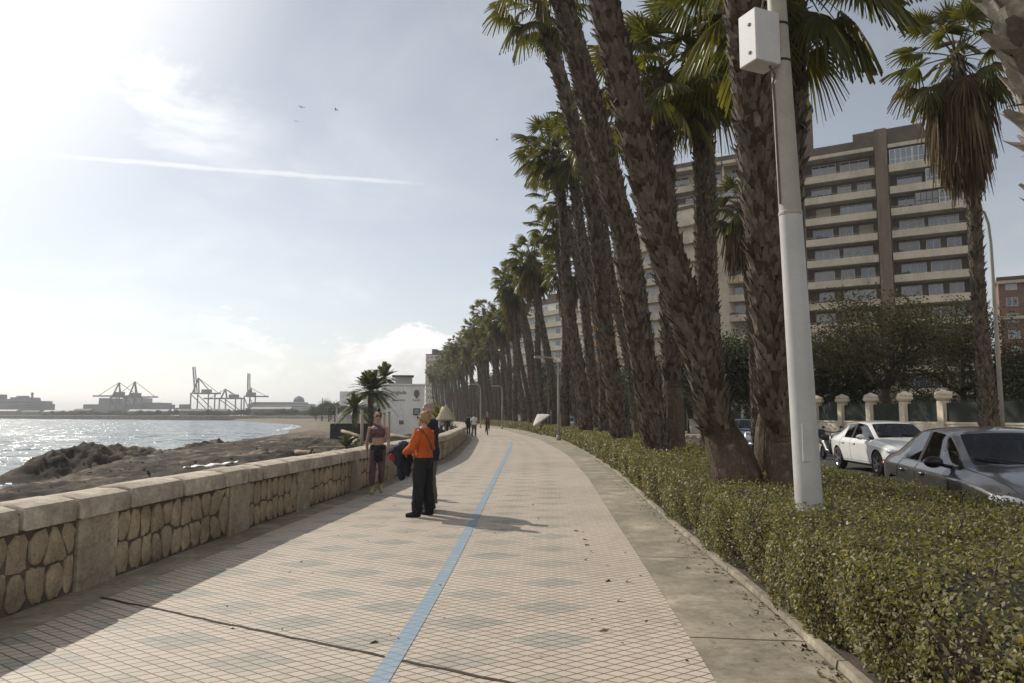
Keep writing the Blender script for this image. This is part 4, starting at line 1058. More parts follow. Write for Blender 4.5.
# pillar positions measured along the wall
def along(px):
    u = (px-512)/F
    best = min((abs((A+gd*s).x-u*((A+gd*s).y*cs+(1.2-CAMZ)*sn)), s) for s in np.arange(0, gl, .05)); return best[1]
pls = [along(p) for p in (1015+40, 945, 906, 872, 843, 818, 797, 778, 760, 745, 733, 722)]
for s in pls:
    mb = MB(); mb.bb(s-.19, s+.19, -.19, .19, -.1, 2.12); mb.bb(s-.27, s+.27, -.27, .27, -.1, .25)
    mb.lathe((s, 0, 2.122), [(.24, 0), (.36, .06), (.44, .12), (.44, .22), (.30, .25)], 4)
    for dx_ in (-.22, .22): mb.ell((s+dx_, 0, 2.42), (.17, .24, .13), 10, 6)
    mb.ell((s, 0, 2.46), (.15, .2, .16), 10, 6); gpart('pillar', 'cream_wall', mb=mb)
ps = sorted(pls)
for a, b in zip(ps[:-1], ps[1:]):
    mb = MB(); mb.bb(a+.24, b-.24, -.025, .025, 1.3, 1.34); mb.bb(a+.24, b-.24, -.025, .025, 1.98, 2.02)
    x = a+.3
    while x < b-.28: mb.bar((x, 0, 1.202), (x, 0, 2.14), .022); x += .13
    mb.mi = 1; mb.bb(a+.24, b-.24, .04, .05, 1.21, 2.0)
    gpart('fence_panel', ['iron', 'fence_screen'], mb=mb)

# ------------------------------------------------------------------ poles and lamps
def pole_mat():
    mk('pole_white', (.46, .455, .44), (.39, .385, .37), 2.5, .38, .001, 30, spec=.5, dirt=.08)
    mk('pole_beige', (.36, .335, .29), (.30, .28, .24), 3, .55, .002, 30, dirt=.12)
    mk('box_white', (.56, .56, .55), (.50, .50, .49), 3, .5, dirt=.08); mk('black_metal', (.03, .03, .03), (.02, .02, .02), 4, .6)
pole_mat()
PY = 7.0; pb = P(812, 520, PY); pb = Vector((pb.x, PY, 0)); ptop = P(775, -25, PY)
pole = thing('tall_pole', 'tall tapering metal pole in the hedge, white box near its top', 'pole', pb)
dirp = (ptop-pb); zt = ptop.z; ds = lambda z: Vector((dirp.x*z/zt, dirp.y*z/zt, z))
mb = MB(); zs_ = 3.50; mb.tube([ds(-.1), ds(1.2), ds(zs_)], [.128, .120, .106], 24); mb.build('lower_shaft', 'pole_white', pole, True, auto=40)
mb = MB(); mb.tube([ds(zs_+.002), ds(4.6), ds(8.6)], [.103, .095, .072], 24); mb.build('upper_shaft', 'pole_beige', pole, True, auto=40)
bc = ds(5.20)+Vector((-.215, -.06, 0)); Mr = Matrix.Rotation(R(24), 3, 'Z')
mb = MB(); mb.box(bc, (.30, .24, .52), M=Mr); bx = mb.build('equipment_box', 'box_white', pole)
md = bx.modifiers.new('b', 'BEVEL'); md.width = .012; md.segments = 2
mb = MB()
for sz in (-.16, .12): mb.box(bc+Mr @ Vector((-.153, -.03, sz)), (.01, .025, .025), M=Mr)
mb.build('latch', 'black_metal', bx)
for z in (5.00, 5.37):
    mb = MB(); mb.lathe(ds(z), [(.099, 0), (.103, .01), (.099, .02)], 18); mb.bar(ds(z+.01), bc+Vector((.1, .02, z-5.20)), .03, .02); mb.build('strap', 'black_metal', pole)
mb = MB(); mb.tube([bc+Vector((.08, -.02, -.26)), bc+Vector((.13, -.02, -.34)), ds(4.78)+Vector((-.10, -.03, 0)), ds(4.6)+Vector((-.095, -.03, 0)), ds(3.6)+Vector((-.103, -.03, 0))], .011, 6); mb.tube([bc+Vector((.02, .0, .26)), bc+Vector((.05, 0, .40)), ds(5.75)+Vector((-.09, -.02, 0)), ds(7.5)+Vector((-.08, -.02, 0))], .012, 6); mb.build('cable', 'mortar', pole)
mb = MB(); mb.lathe(ds(3.49), [(.1075, 0), (.111, .008), (.111, .03), (.106, .04)], 20); mb.build('joint_collar', 'pole_beige', pole)
mb = MB(); mb.box(ds(1.35)+Vector((-.02, -.118, 0)), (.10, .012, .34)); mb.build('access_door', 'pole_white', pole)
def street_lamp(label, loc, h, arm, rz, r0=.085):
    t = thing('street_lamp', label, 'street lamp', loc, rz); mb = MB()
    mb.tube([(0, 0, 0), (0, 0, h*.5), (0, 0, h*.86), (-arm*.10, 0, h*.94), (-arm*.4, 0, h*.985), (-arm, 0, h)], [r0, r0*.8, r0*.6, r0*.55, r0*.5, r0*.45], 10); mb.lathe((0, 0, 0), [(r0*1.7, -.05), (r0*1.7, .25), (r0*1.05, .32)], 12); mb.build('post', 'pole_beige', t, True)
    mb = MB(); mb.box((-arm-.3, 0, h-.02), (.7, .26, .14)); mb.build('lamp_head', 'rail_metal', t); return t
c = P(1002, 420, 25.6); street_lamp('beige street lamp with a curved arm right of the skirted palm', (c.x, 25.6, .12), 8.6, .7, R(30))
c = P(558.5, 425, 48); street_lamp('slim grey lamp post standing in the hedge under the middle palms', (c.x, 48, 0), 5.3, .9, R(10), .09)
c = P(478, 420, 95); street_lamp('thin lamp post by the bend, in front of the distant palm trunks', (c.x+.3, 95, 0), 5.5, .6, R(0), .08)
c = P(502, 425, 88); street_lamp('thin dark post behind the far end of the hedge', (c.x, 88, 0), 5.0, .5, R(5), .08)
# ------------------------------------------------------------------ cars
def car_paint(name, col, metallic=.0, rough=.28, coat=1.0):
    m, nt, out = nodes_of(name); b = N(nt, 'BsdfPrincipled'); L(nt, b.outputs[0], out.inputs[0])
    f = noise_n(nt, objco(nt), 2.5, 6, .7); L(nt, ramp(nt, f, [(.35, col), (.7, tuple(x*.86+.01 for x in col))]), b.inputs['Base Color'])
    b.inputs['Metallic'].default_value = metallic; b.inputs['Coat Weight'].default_value = coat; b.inputs['Coat Roughness'].default_value = .06
    L(nt, ramp(nt, noise_n(nt, objco(nt), 4, 5), [(.3, (rough,)*3), (.7, (rough+.14,)*3)]), b.inputs['Roughness'])
car_paint('paint_white', (.72, .72, .70)); car_paint('paint_grey', (.13, .127, .13), .7, .26); car_paint('paint_silver', (.40, .41, .43), .6); car_paint('paint_blue', (.10, .13, .20), .4); car_paint('paint_black', (.02, .02, .022))
mk('tyre', (.022, .022, .022), (.03, .03, .03), 20, .85); mk('rim', (.38, .38, .39), (.30, .30, .31), 8, .3, metallic=.8); mk('seam', (.012, .012, .012), (.015, .015, .015), 5, .8)
mk('black_trim', (.016, .016, .017), (.02, .02, .02), 9, .35); mk('seat_cloth', (.14, .125, .11), (.09, .08, .07), 9, .9); mk('chrome', (.55, .55, .55), (.5, .5, .5), 9, .2, metallic=1.0)
mk('lamp_clear', (.50, .52, .54), (.40, .42, .44), 9, .08, spec=.9, coat=1.0); mk('lamp_red', (.25, .015, .012), (.18, .01, .01), 9, .15, coat=1.0); mk('plate', (.7, .7, .68), (.65, .65, .63), 9, .5); mk('underbody', (.02, .02, .02), (.03, .03, .03), 6, .9)
mk_glass('car_glass', (.80, .84, .82), .12); mk_glass('screen_glass', (.84, .87, .86), .0)
def St(x, zb, ws, wm, wsh, zsh, wb, zb2, w6, z6, w7, z7, z8):
    return (x, [(0, zb-.02), (ws*.8, zb-.01), (ws, zb+.07), (wm, zb+.30 if zb < .4 else zb+.14), (wsh, zsh), (wb, zb2), (w6, z6), (w7, z7), (0, z8)])
SEDAN = [St(0.0, .46, .66, .68, .66, .82, .60, .90, .50, .915, .35, .92, .925),
 St(.10, .32, .78, .83, .83, .85, .75, .965, .66, .99, .45, 1.0, 1.005),
 St(.42, .24, .84, .89, .895, .86, .80, .985, .70, 1.01, .56, 1.025, 1.035),
 St(.60, .22, .84, .895, .905, .87, .825, .975, .74, 1.03, .62, 1.045, 1.055),
 St(1.12, .21, .845, .90, .91, .86, .835, .955, .635, 1.31, .53, 1.375, 1.40),
 St(1.30, .21, .845, .90, .91, .86, .838, .95, .63, 1.345, .53, 1.405, 1.43),
 St(1.86, .21, .85, .905, .915, .85, .842, .94, .638, 1.375, .54, 1.43, 1.452),
 St(1.955, .21, .85, .905, .915, .85, .842, .94, .638, 1.378, .54, 1.43, 1.452),
 St(2.50, .21, .85, .905, .915, .84, .842, .925, .63, 1.345, .55, 1.395, 1.42),
 St(2.62, .21, .85, .905, .915, .84, .842, .92, .635, 1.305, .56, 1.355, 1.385),
 St(3.34, .21, .85, .905, .91, .83, .81, .92, .77, .955, .68, .975, 1.005),
 St(3.46, .21, .85, .905, .91, .825, .80, .92, .71, .945, .5, .965, .985),
 St(4.0, .22, .845, .895, .90, .79, .77, .87, .67, .885, .46, .895, .90),
 St(4.42, .24, .80, .86, .85, .70, .73, .79, .62, .805, .42, .81, .815),
 St(4.60, .28, .74, .80, .78, .60, .66, .69, .56, .70, .38, .705, .71),
 St(4.68, .34, .64, .68, .66, .55, .56, .61, .46, .62, .3, .625, .63)]
def car_meshes(paint):
    """body shell with wheel arches and glass openings; returns [(name, mesh)]"""
    st = SEDAN; rings = []
    for x, h in st:
        right = [(x, -w, z) for w, z in h]; left = [(x, w, z) for w, z in h[-2:0:-1]]; rings.append(right+left)
    n = 16; bm = bmesh.new(); cv = bm.verts.layers.float.new('crease_vert'); cl = bm.edges.layers.float.new('crease_edge'); vs = [[bm.verts.new(p) for p in r] for r in rings]
    for i in range(len(rings)-1):
        for j in range(n):
            f = bm.faces.new((vs[i][j], vs[i+1][j], vs[i+1][(j+1) % n], vs[i][(j+1) % n])); f.smooth = True
            jj = j if j < 8 else 15-j; mi = 0          # strip between point jj and jj+1
            if jj == 0: mi = 5
            if 9 == i and jj == 7: mi = 1              # windscreen
            if 3 == i and jj == 7: mi = 3              # rear window
            if jj == 5 and i in (5, 7, 9): mi = 2
            if jj == 5 and i == 8: mi = 2
            if jj == 5 and i == 6: mi = 4
            if jj in (1,) : mi = 4
            f.material_index = mi
    for r in (vs[0], vs[-1]):
        f = bm.faces.new(r if r is vs[-1] else r[::-1]); f.smooth = True
    bm.normal_update(); bmesh.ops.recalc_face_normals(bm, faces=bm.faces)
    for i, js_ in ((5, (5, 6)), (10, (5, 6, 7)), (9, (7,)), (3, (7,)), (4, (7,))):
        for j_ in js_: vs[i][j_][cv] = .75; vs[i][16-j_][cv] = .75
    for e in bm.edges:
        idx = set(f.material_index for f in e.link_faces)
        js = [next((k for k, q in enumerate(r) if q is v), -1) for v in e.verts for r in vs if v in r]
        if len(idx) > 1: e[cl] = .93
        elif len(js) == 2 and js[0] == js[1] and (js[0] if js[0] <= 8 else 16-js[0]) in (4,): e[cl] = .55
    me = bpy.data.meshes.new('body'); bm.to_mesh(me); bm.free()
    for m_ in (paint, 'screen_glass', 'car_glass', 'screen_glass', 'black_trim', 'underbody', 'seam'): me.materials.append(MATS[m_])
    o = link('tmp', me)
    cut = MB(); cut.mi = 5
    for x in (.86, 3.70):
        for sgn in (-1, 1): cut.tube([(x, sgn*.60, .33), (x, sgn*1.2, .33)], .375, 28)
    cme = cut.mesh('cut', [paint, 'screen_glass', 'car_glass', 'screen_glass', 'black_trim', 'underbody', 'seam']); co = link('tmpcut', cme)
    full = bake(o, [('SUBSURF', dict(levels=3, render_levels=3)), ('BOOLEAN', dict(object=co, operation='DIFFERENCE', solver='EXACT', material_mode='INDEX'))])
    bpy.data.objects.remove(co)
    bm = bmesh.new(); bm.from_mesh(full)
    # door gaps, bonnet and boot gaps as narrow dark bands of the skin
    def near(v, t, w=.007): return abs(v-t) < w
    out = []
    groups = {'body': [f for f in bm.faces if f.material_index in (0, 4, 5, 6)]}
    for mi, nm in ((1, 'windscreen'), (3, 'rear_window')): groups[nm] = [f for f in bm.faces if f.material_index == mi]
    side = [f for f in bm.faces if f.material_index == 2]; seen = set(); k = 0
    for f in side:
        if f in seen: continue
        stack = [f]; comp = []; seen.add(f)
        while stack:
            q = stack.pop(); comp.append(q)
            for e in q.edges:
                for g in e.link_faces:
                    if g not in seen and g.material_index == 2: seen.add(g); stack.append(g)
        groups['side_window%d' % k] = comp; k += 1
    for nm, fs in groups.items():
        vi = {}; V = []; Fc = []; mi = []
        for f in fs:
            ids = []
            for v in f.verts:
                if v not in vi: vi[v] = len(V); V.append(v.co.copy())
                ids.append(vi[v])
            Fc.append(ids); mi.append(f.material_index)
        m2 = bpy.data.meshes.new(nm); m2.from_pydata(V, [], Fc)
        for m_ in full.materials: m2.materials.append(m_)
        m2.polygons.foreach_set('material_index', mi); m2.polygons.foreach_set('use_smooth', [True]*len(Fc)); m2.set_sharp_from_angle(angle=R(38)); m2.update()
        out.append((nm.rstrip('0123456789'), m2))
    # surface lookup for seams and handles
    from mathutils.bvhtree import BVHTree
    bvh = BVHTree.FromBMesh(bm); bm.free()
    return out, bvh
def surf(bvh, x, z, sgn):
    h = bvh.ray_cast(Vector((x, sgn*2, z)), Vector((0, -sgn, 0))); return h[0] if h[0] is not None else Vector((x, sgn*.9, z))
def top(bvh, x, y): 
    h = bvh.ray_cast(Vector((x, y, 3)), Vector((0, 0, -1))); return h[0] if h[0] is not None else Vector((x, y, .9))
def wheel_meshes():
    t = MB(); prof = [(.215, -.10), (.30, -.105), (.325, -.08), (.33, 0), (.325, .08), (.30, .105), (.215, .10)]
    def rot(p): return (p[0], p[2], p[1])
    mb = MB(); n = 28
    mb.loft([[Vector((r*math.cos(2*math.pi*j/n), z, r*math.sin(2*math.pi*j/n))) for j in range(n)] for r, z in prof], cap=False); ty = mb.mesh('tyre', 'tyre', True)
    mb = MB()
    mb.loft([[Vector((r*math.cos(2*math.pi*j/n), z, r*math.sin(2*math.pi*j/n))) for j in range(n)] for r, z in ((.217, -.10), (.225, -.09), (.20, -.07), (.20, .07), (.225, .09), (.217, .10))], cap=False)
    for k in range(5):
        for s_ in (-.13, .13):
            a = 2*math.pi*k/5+s_; mb.bar((.03*math.cos(a), -.075, .03*math.sin(a)), (.205*math.cos(a), -.088, .205*math.sin(a)), .035, .03, Vector((0, 1, 0)))
    mb.tube([(0, -.095, 0), (0, -.03, 0)], .055, 12); mb.mi = 1; mb.tube([(0, -.03, 0), (0, .03, 0)], .19, 20); rm = mb.mesh('rim', ['rim', 'underbody'])
    return ty, rm
WHEEL = None
def make_car(label, paint, loc, rz, cat='car', group=None, detail=True):
    global WHEEL
    t = thing('parked_car', label, cat, loc, rz, group)
    ms, bvh = car_meshes(paint); body = None
    for nm, me in ms:
        o = link(nm, me, t)
        if nm == 'body': body = o
    if WHEEL is None: WHEEL = wheel_meshes()
    for x in (.86, 3.70):
        for sgn in (-1, 1):
            w = bpy.data.objects.new('wheel', None); COL.objects.link(w); w.parent = t; w.location = (x, sgn*.80, .33)
            if sgn > 0: w.rotation_euler = (0, 0, math.pi)
            link('tyre', WHEEL[0], w); link('rim', WHEEL[1], w)
    # seams, handles
    mb = MB(); 
    for sgn in (-1, 1):
        for x0, x1, z0, z1 in ((3.18, 3.18, .34, .90), (1.90, 1.93, .34, .92), (1.02, 1.20, .62, .93)):
            pts = [surf(bvh, x0+(x1-x0)*i/10, z0+(z1-z0)*i/10, sgn)+Vector((0, sgn*.001, 0)) for i in range(11)]
            mb.tube(pts, .0045, 5)
        pts = [surf(bvh, 1.25+(3.18-1.25)*i/14, .335, sgn) for i in range(15)]; mb.tube(pts, .0045, 5)
    for sgn in (-1, 1): mb.tube([top(bvh, 3.38+1.1*i/10, sgn*(.76-.10*i/10)) for i in range(11)], .005, 5)
    mb.tube([top(bvh, .36, -.62+1.24*i/10) for i in range(11)], .005, 5)
    mb.build('panel_gap', 'seam', body)
    # chrome line under the side windows, roof-drip line above
    for sgn in (-1, 1):
        mb = MB(); mb.tube([surf(bvh, 1.15+(3.22-1.15)*i/20, .958-.0125*(i/20*2), sgn) for i in range(21)], .008, 6); mb.build('window_trim', 'chrome', t)
        for x in (1.36, 2.22):
            p = surf(bvh, x, .80, sgn); mb = MB(); mb.tube([p+Vector((-.09, sgn*.004, 0)), p+Vector((-.06, sgn*.03, .004)), p+Vector((.07, sgn*.03, .006)), p+Vector((.10, sgn*.004, .004))], .013, 8, flat=1.4); mb.build('door_handle', paint, t, True)
        m = MB(); m.ell((2.98, sgn*1.0, 1.0), (.10, .115, .075), 14, 9); m.bar((2.98, sgn*.92, .97), (3.05, sgn*.80, .945), .07, .035); mo = m.build('wing_mirror', 'black_trim' if paint != 'paint_white' else paint, t, True)
        g = MB(); g.ell((2.885, sgn*1.0, 1.0), (.012, .095, .06), 12, 6); g.build('mirror_glass', 'chrome', mo)
        hl = MB(); a = surf(bvh, 4.38, .64, sgn)
        pts = []
        for i in range(6):
            xx = 4.22+.40*i/5; h = bvh.find_nearest(Vector((xx, sgn*(.86-.24*(i/5)**2), .685-.03*i/5)))
            pts.append(h[0]-h[1]*.018)
        hl.tube(pts, [.02, .045, .058, .06, .055, .03], 10, ref=(0, 0, 1)); hl.build('headlight', 'lamp_clear', t, True)
        tl = MB(); pts = []
        for i in range(5):
            h = bvh.find_nearest(Vector((.02+.30*i/4, sgn*(.62+.27*(i/4)**.6), .82))); pts.append(h[0]-h[1]*.02)
        tl.tube(pts, [.04, .055, .06, .05, .03], 10); tl.build('tail_light', 'lamp_red', t, True)
    mb = MB()
    for s_ in (-.16, .16):
        mb.box((4.645, s_, .52), (.06, .27, .14)); 
    mb.box((4.63, 0, .34), (.06, 1.0, .10)); mb.build('grille', 'black_trim', t)
    mb = MB(); mb.box((4.70, 0, .42), (.012, .52, .11)); mb.build('number_plate', 'plate', t)
    # cabin
    for x, w in ((2.15, .50), (1.15, .50)):
        for y in (-.36, .36):
            mb = MB(); mb.tube([(x+.45, y, .48), (x+.1, y, .50), (x, y, .58)], [.20, .22, .2], 10, flat=.45, ref=(0, 1, 0)); mb.tube([(x, y, .55), (x-.12, y, .85), (x-.2, y, 1.08)], [.22, .23, .17], 10, flat=.35, ref=(0, 1, 0)); mb.tube([(x-.21, y, 1.08), (x-.22, y, 1.26)], [.12, .11], 10, flat=.5, ref=(0, 1, 0)); mb.build('seat', 'seat_cloth', t, True)
    mb = MB(); mb.loft([[(3.30, y, .55), (3.30, y, .93), (3.0, y, .965), (2.85, y, .90), (2.85, y, .55)] for y in (-.76, .76)]); mb.build('dashboard', 'black_trim', t)
    mb = MB(); mb.tube([(2.72+.10*math.cos(a)*.5, .36+.18*math.sin(a), .93+.17*math.cos(a)) for a in np.linspace(0, 2*math.pi, 20)], .016, 6, cap=False); mb.bar((2.72, .36, .93), (2.9, .36, .86), .05); mb.build('steering_wheel', 'black_trim', t)
    for s_ in (-.05, .55):
        mb = MB(); p0, p1 = top(bvh, 3.36, s_), top(bvh, 3.20, s_-.55); mb.tube([p0+Vector((0, 0, .012)), p0.lerp(p1, .5)+Vector((0, 0, .03)), p1+Vector((0, 0, .016))], .011, 6); mb.build('wiper', 'black_trim', t)
    mb = MB(); mb.box((3.12, -.3, .985), (.14, .2, .004)); mb.build('parking_slip', 'plate', t)
    mb = MB(); mb.box((2.5, 0, 1.335), (.05, .22, .06)); mb.build('rear_view_mirror', 'black_trim', t)
    return t
def heading(a): return math.atan2(-math.cos(a), math.sin(a))   # a: turn from straight towards the camera, positive to the right
def park(label, paint, rear_x, rear_y, a):
    rz = math.atan2(-math.cos(a), math.sin(a)); return make_car(label, paint, (rear_x, rear_y, 0.0), rz)
# ------------------------------------------------------------------ people
mk('skin', (.40, .235, .165), (.34, .195, .135), 9, .55, spec=.35); mk('skin_pale', (.48, .30, .23), (.42, .26, .195), 9, .55)
for nm, a, b in (('cloth_orange', (.50, .105, .022), (.40, .08, .018)), ('cloth_black', (.014, .015, .019), (.022, .022, .026)), ('cloth_navy', (.018, .022, .034), (.026, .03, .042)), ('cloth_mauve', (.13, .072, .085), (.10, .055, .066)),
                 ('cloth_khaki', (.145, .13, .105), (.11, .10, .082)), ('cloth_white', (.58, .58, .57), (.48, .48, .48)), ('cloth_red', (.30, .03, .03), (.22, .025, .025)), ('cloth_grey', (.16, .16, .165), (.12, .12, .125)), ('cloth_lime', (.36, .33, .15), (.30, .27, .13)),
                 ('cloth_brown', (.14, .095, .07), (.10, .07, .05))):
    mk(nm, a, b, 7, .9, .012, 16)
mk('hair_blond', (.36, .25, .12), (.20, .13, .06), 14, .6, .01, 60); mk('hair_dark', (.05, .033, .022), (.03, .02, .014), 14, .6, .01, 60); mk('hair_grey', (.36, .30, .27), (.27, .22, .20), 14, .7, .01, 60)
mk('lens_black', (.01, .01, .01), (.012, .012, .012), 5, .1); mk('sole', (.5, .5, .48), (.4, .4, .38), 9, .8)
BASEJ = dict(hipR=(-.09, 0, .92), hipL=(.09, 0, .92), knR=(-.10, -.015, .50), knL=(.10, -.015, .50), anR=(-.10, .02, .085), anL=(.10, .02, .085), toR=(-.13, -.16, .03), toL=(.13, -.16, .03),
             shR=(-.162, 0, 1.405), shL=(.162, 0, 1.405), elR=(-.235, .04, 1.13), elL=(.235, .04, 1.13), wrR=(-.24, -.06, .89), wrL=(.24, -.06, .89), head=(0, -.02, 1.625), haR=None, haL=None)
def vec(J, k): return Vector(J[k])
def limb(mb, a, b, c, r, n=12):
    m1 = a.lerp(b, .45); m2 = b.lerp(c, .4)
    mb.tube([a, m1, b, m2, c], r, n)
TORSO = [(.84, .13, .105), (.90, .158, .118), (.96, .160, .118), (1.05, .142, .104), (1.13, .136, .10), (1.24, .152, .112), (1.34, .165, .112), (1.41, .150, .096), (1.455, .095, .075), (1.50, .058, .056)]
def torso(mb, z0, z1, grow=0.0, slim=1.0, lean=0.0, flare=0.0, n=20):
    pts = []; rx = []; fl = []
    zs = [z0]+[t[0] for t in TORSO if z0 < t[0] < z1]+[z1]
    for z in zs:
        a = np.interp(z, [t[0] for t in TORSO], [t[1] for t in TORSO])*slim+grow+flare*max(0, (1.1-z)); b = np.interp(z, [t[0] for t in TORSO], [t[2] for t in TORSO])*slim+grow+flare*max(0, (1.1-z))
        pts.append((0, -lean*(z-.9), z)); rx.append(a); fl.append(b/a)
    mb.tube(pts, rx, n, flat=fl, ref=(1, 0, 0))
def hand(mb, w, d, palm, curl=.5, s=1.0, thumb_side=1):
    """palm, four unequal fingers with bends, thumb from the side"""
    d = d.normalized(); sd = d.cross(palm).normalized(); pn = sd.cross(d).normalized()
    mb.tube([w-d*.02, w+d*.03*s, w+d*.085*s], [.024*s, .036*s, .036*s], 10, flat=.48, ref=sd)
    for i, ln in enumerate((.066, .076, .070, .055)):
        b = w+d*.08*s+sd*(.029-.0195*i)*s*thumb_side; p = [b-d*.02]; dd = d.copy(); q = b
        for k in range(3):
            p.append(q); dd = (Matrix.Rotation(0, 3, 'X') @ dd); dd = (dd*math.cos(curl)+pn*math.sin(curl)).normalized() if k else (dd*math.cos(curl*.4)+pn*math.sin(curl*.4)).normalized()
            q = q+dd*ln*s*(.45, .32, .25)[k]
        p.append(q); mb.tube(p, [.0095*s, .0095*s, .0088*s, .008*s, .0065*s], 8)
    b = w+d*.02*s+sd*.030*s*thumb_side
    mb.tube([b, b+(d*.5+sd*thumb_side*.75).normalized()*.035*s, b+(d*.62+sd*thumb_side*.75+pn*.2).normalized()*.062*s+d*.012], [.014*s, .0115*s, .008*s], 8)
def head_solid(mb, c, yaw=0, tilt=0):
    M = Matrix.Rotation(yaw, 3, 'Z') @ Matrix.Rotation(tilt, 3, 'X'); c = Vector(c)
    f = lambda x, y, z: c+M @ Vector((x, y, z))
    mb.ell(f(0, .012, .02), (.076, .095, .098), 18, 12, M); mb.ell(f(0, -.022, -.045), (.056, .066, .075), 14, 10, M)
    mb.tube([f(0, -.088, .012), f(0, -.108, -.022), f(0, -.092, -.032)], [.009, .016, .010], 8)      # nose
    mb.tube([f(-.022, -.080, -.058), f(0, -.089, -.058), f(.022, -.080, -.058)], [.006, .009, .006], 8)   # lips
    mb.ell(f(0, -.062, -.098), (.026, .02, .02), 8, 6, M)
    for s_ in (-1, 1): mb.ell(f(s_*.077, .012, -.008), (.010, .022, .032), 8, 6, M); mb.tube([f(s_*.045, -.082, .022), f(s_*.012, -.090, .024)], [.010, .010], 6)
    return f, M
def person(label, loc, rz, h, J=None, yaw=0, tilt=0, skin='skin', vox=.009, slim=1.0, lean=.0, clothes=(), hair=None, glasses=False, hands=True, group=None, curlR=.45, curlL=.45):
    t = thing('person', label, 'person', loc, rz, group); t.scale = (h/1.75,)*3
    j = dict(BASEJ); j.update(J or {}); V_ = {k: Vector(v) for k, v in j.items() if v is not None}
    b = MB()
    torso(b, .84, 1.50, 0, slim, lean)
    b.tube([(0, 0, 1.40), (0, .0, 1.48), (V_['head'].x*.8, V_['head'].y+.02, V_['head'].z-.06)], [.066*slim, .054, .052], 14)
    f, M = head_solid(b, V_['head'], yaw, tilt)
    for s_ in 'RL':
        limb(b, V_['hip'+s_], V_['kn'+s_], V_['an'+s_], [.092*slim, .080*slim, .056*slim, .056*slim, .036])
        a, c = V_['an'+s_], V_['to'+s_]; b.tube([a+(a-c)*.32+Vector((0, 0, -.045)), a.lerp(c, .3)+Vector((0, 0, -.02)), c], [.034, .040, .026], 10, flat=1.15)
        limb(b, V_['sh'+s_], V_['el'+s_], V_['wr'+s_], [.056*slim, .046*slim, .038*slim, .036*slim, .025])
        if hands:
            d = (V_['wr'+s_]-V_['el'+s_]); hd = V_.get('ha'+s_)
            if hd is not None: d = hd-V_['wr'+s_]
            hand(b, V_['wr'+s_], d, Vector((1 if s_ == 'R' else -1, .2, .1)), curlR if s_ == 'R' else curlL, 1.0, -1 if s_ == 'R' else 1)
    fuse(b, 'body', skin, t, vox, 5)
    for nm, mat, fn in clothes:
        m = MB(); fn(m, V_, dict(slim=slim, lean=lean, f=f, M=M)); fuse(m, nm, mat, t, max(vox, .010), 3, None, 0 if nm in ('crop_top', 'leggings', 'bag_strap', 'shoes') else .035, .11)
    if hair: 
        m = MB(); hair[1](m, f, M); fuse(m, 'hair', hair[0], t, max(vox, .008), 2, None, .028, .04)
    e = MB()
    if glasses:
        for s_ in (-1, 1): e.ell(f(s_*.032, -.087, .022), (.028, .012, .021), 10, 6, M); e.bar(f(s_*.055, -.08, .025), f(s_*.08, .01, .02), .006)
        e.bar(f(-.01, -.095, .025), f(.01, -.095, .025), .006); e.build('sunglasses', 'lens_black', t)
    else:
        for s_ in (-1, 1): e.ell(f(s_*.030, -.084, .018), (.012, .008, .007), 8, 6, M)
        e.build('eyes', 'lens_black', t)
    return t
# garments
def g_top(z0, sleeve=1.0, grow=.022, flare=0.0, neck=1.47):
    def fn(m, V, o):
        torso(m, z0, neck, grow, o['slim'], o['lean'], flare)
        for s in 'RL':
            a, b, c = V['sh'+s], V['el'+s], V['wr'+s]; g = grow
            if sleeve >= 1: m.tube([a, a.lerp(b, .5), b, b.lerp(c, .5), b.lerp(c, .95)], [.062+g, .054+g, .047+g, .044+g, .034+g], 12)
            elif sleeve > 0: m.tube([a, a.lerp(b, sleeve*.5), a.lerp(b, sleeve)], [.064+g, .056+g, .050+g], 12)
    return fn
def g_trousers(z1, grow=.014, hem=.05, knee=None, wide=0.0, stop=.94):
    def fn(m, V, o):
        torso(m, .80, z1, grow, o['slim'], o['lean'])
        for s in 'RL':
            a, b, c = V['hip'+s], V['kn'+s], V['an'+s]; e = b.lerp(c, stop)
            m.tube([a+Vector((0, 0, .03)), a.lerp(b, .5), b, b.lerp(e, .5), e], [.094*o['slim']+grow, .086*o['slim']+grow+wide*.3, .062+grow+wide*.6, .060+grow+wide*.85, hem+grow*.5+wide], 14)
    return fn
def g_shoes(boot=0.0):
    def fn(m, V, o):
        for s in 'RL':
            a, c = V['an'+s], V['to'+s]; m.tube([a+(a-c)*.36+Vector((0, 0, -.045)), a.lerp(c, .3)+Vector((0, 0, -.018)), c+(c-a)*.1], [.044, .050, .036], 12, flat=1.1)
            if boot: m.tube([a+Vector((0, 0, -.04)), a.lerp(V['kn'+s], boot)], [.046, .050], 10)
    return fn
def hair_short(m, f, M):
    m.ell(f(0, .028, .040), (.086, .098, .092), 16, 10, M); m.ell(f(0, .07, -.02), (.070, .048, .07), 12, 8, M)
def hair_bob(m, f, M):
    hair_short(m, f, M); m.ell(f(0, .035, .085), (.072, .075, .05), 12, 8, M)
    for s in (-1, 1): m.ell(f(s*.072, .025, -.005), (.025, .06, .065), 10, 8, M)
    m.ell(f(0, .085, .03), (.082, .055, .08), 12, 8, M); m.ell(f(-.03, .05, .10), (.05, .05, .04), 10, 8, M)
def hair_bun(m, f, M):
    m.ell(f(0, .026, .038), (.082, .094, .088), 16, 10, M); m.ell(f(0, .03, .145), (.042, .042, .04), 12, 8, M)
def hair_cap(m, f, M):
    m.ell(f(0, .02, .050), (.082, .096, .075), 16, 10, M); m.ell(f(0, .055, -.005), (.07, .052, .06), 12, 8, M)

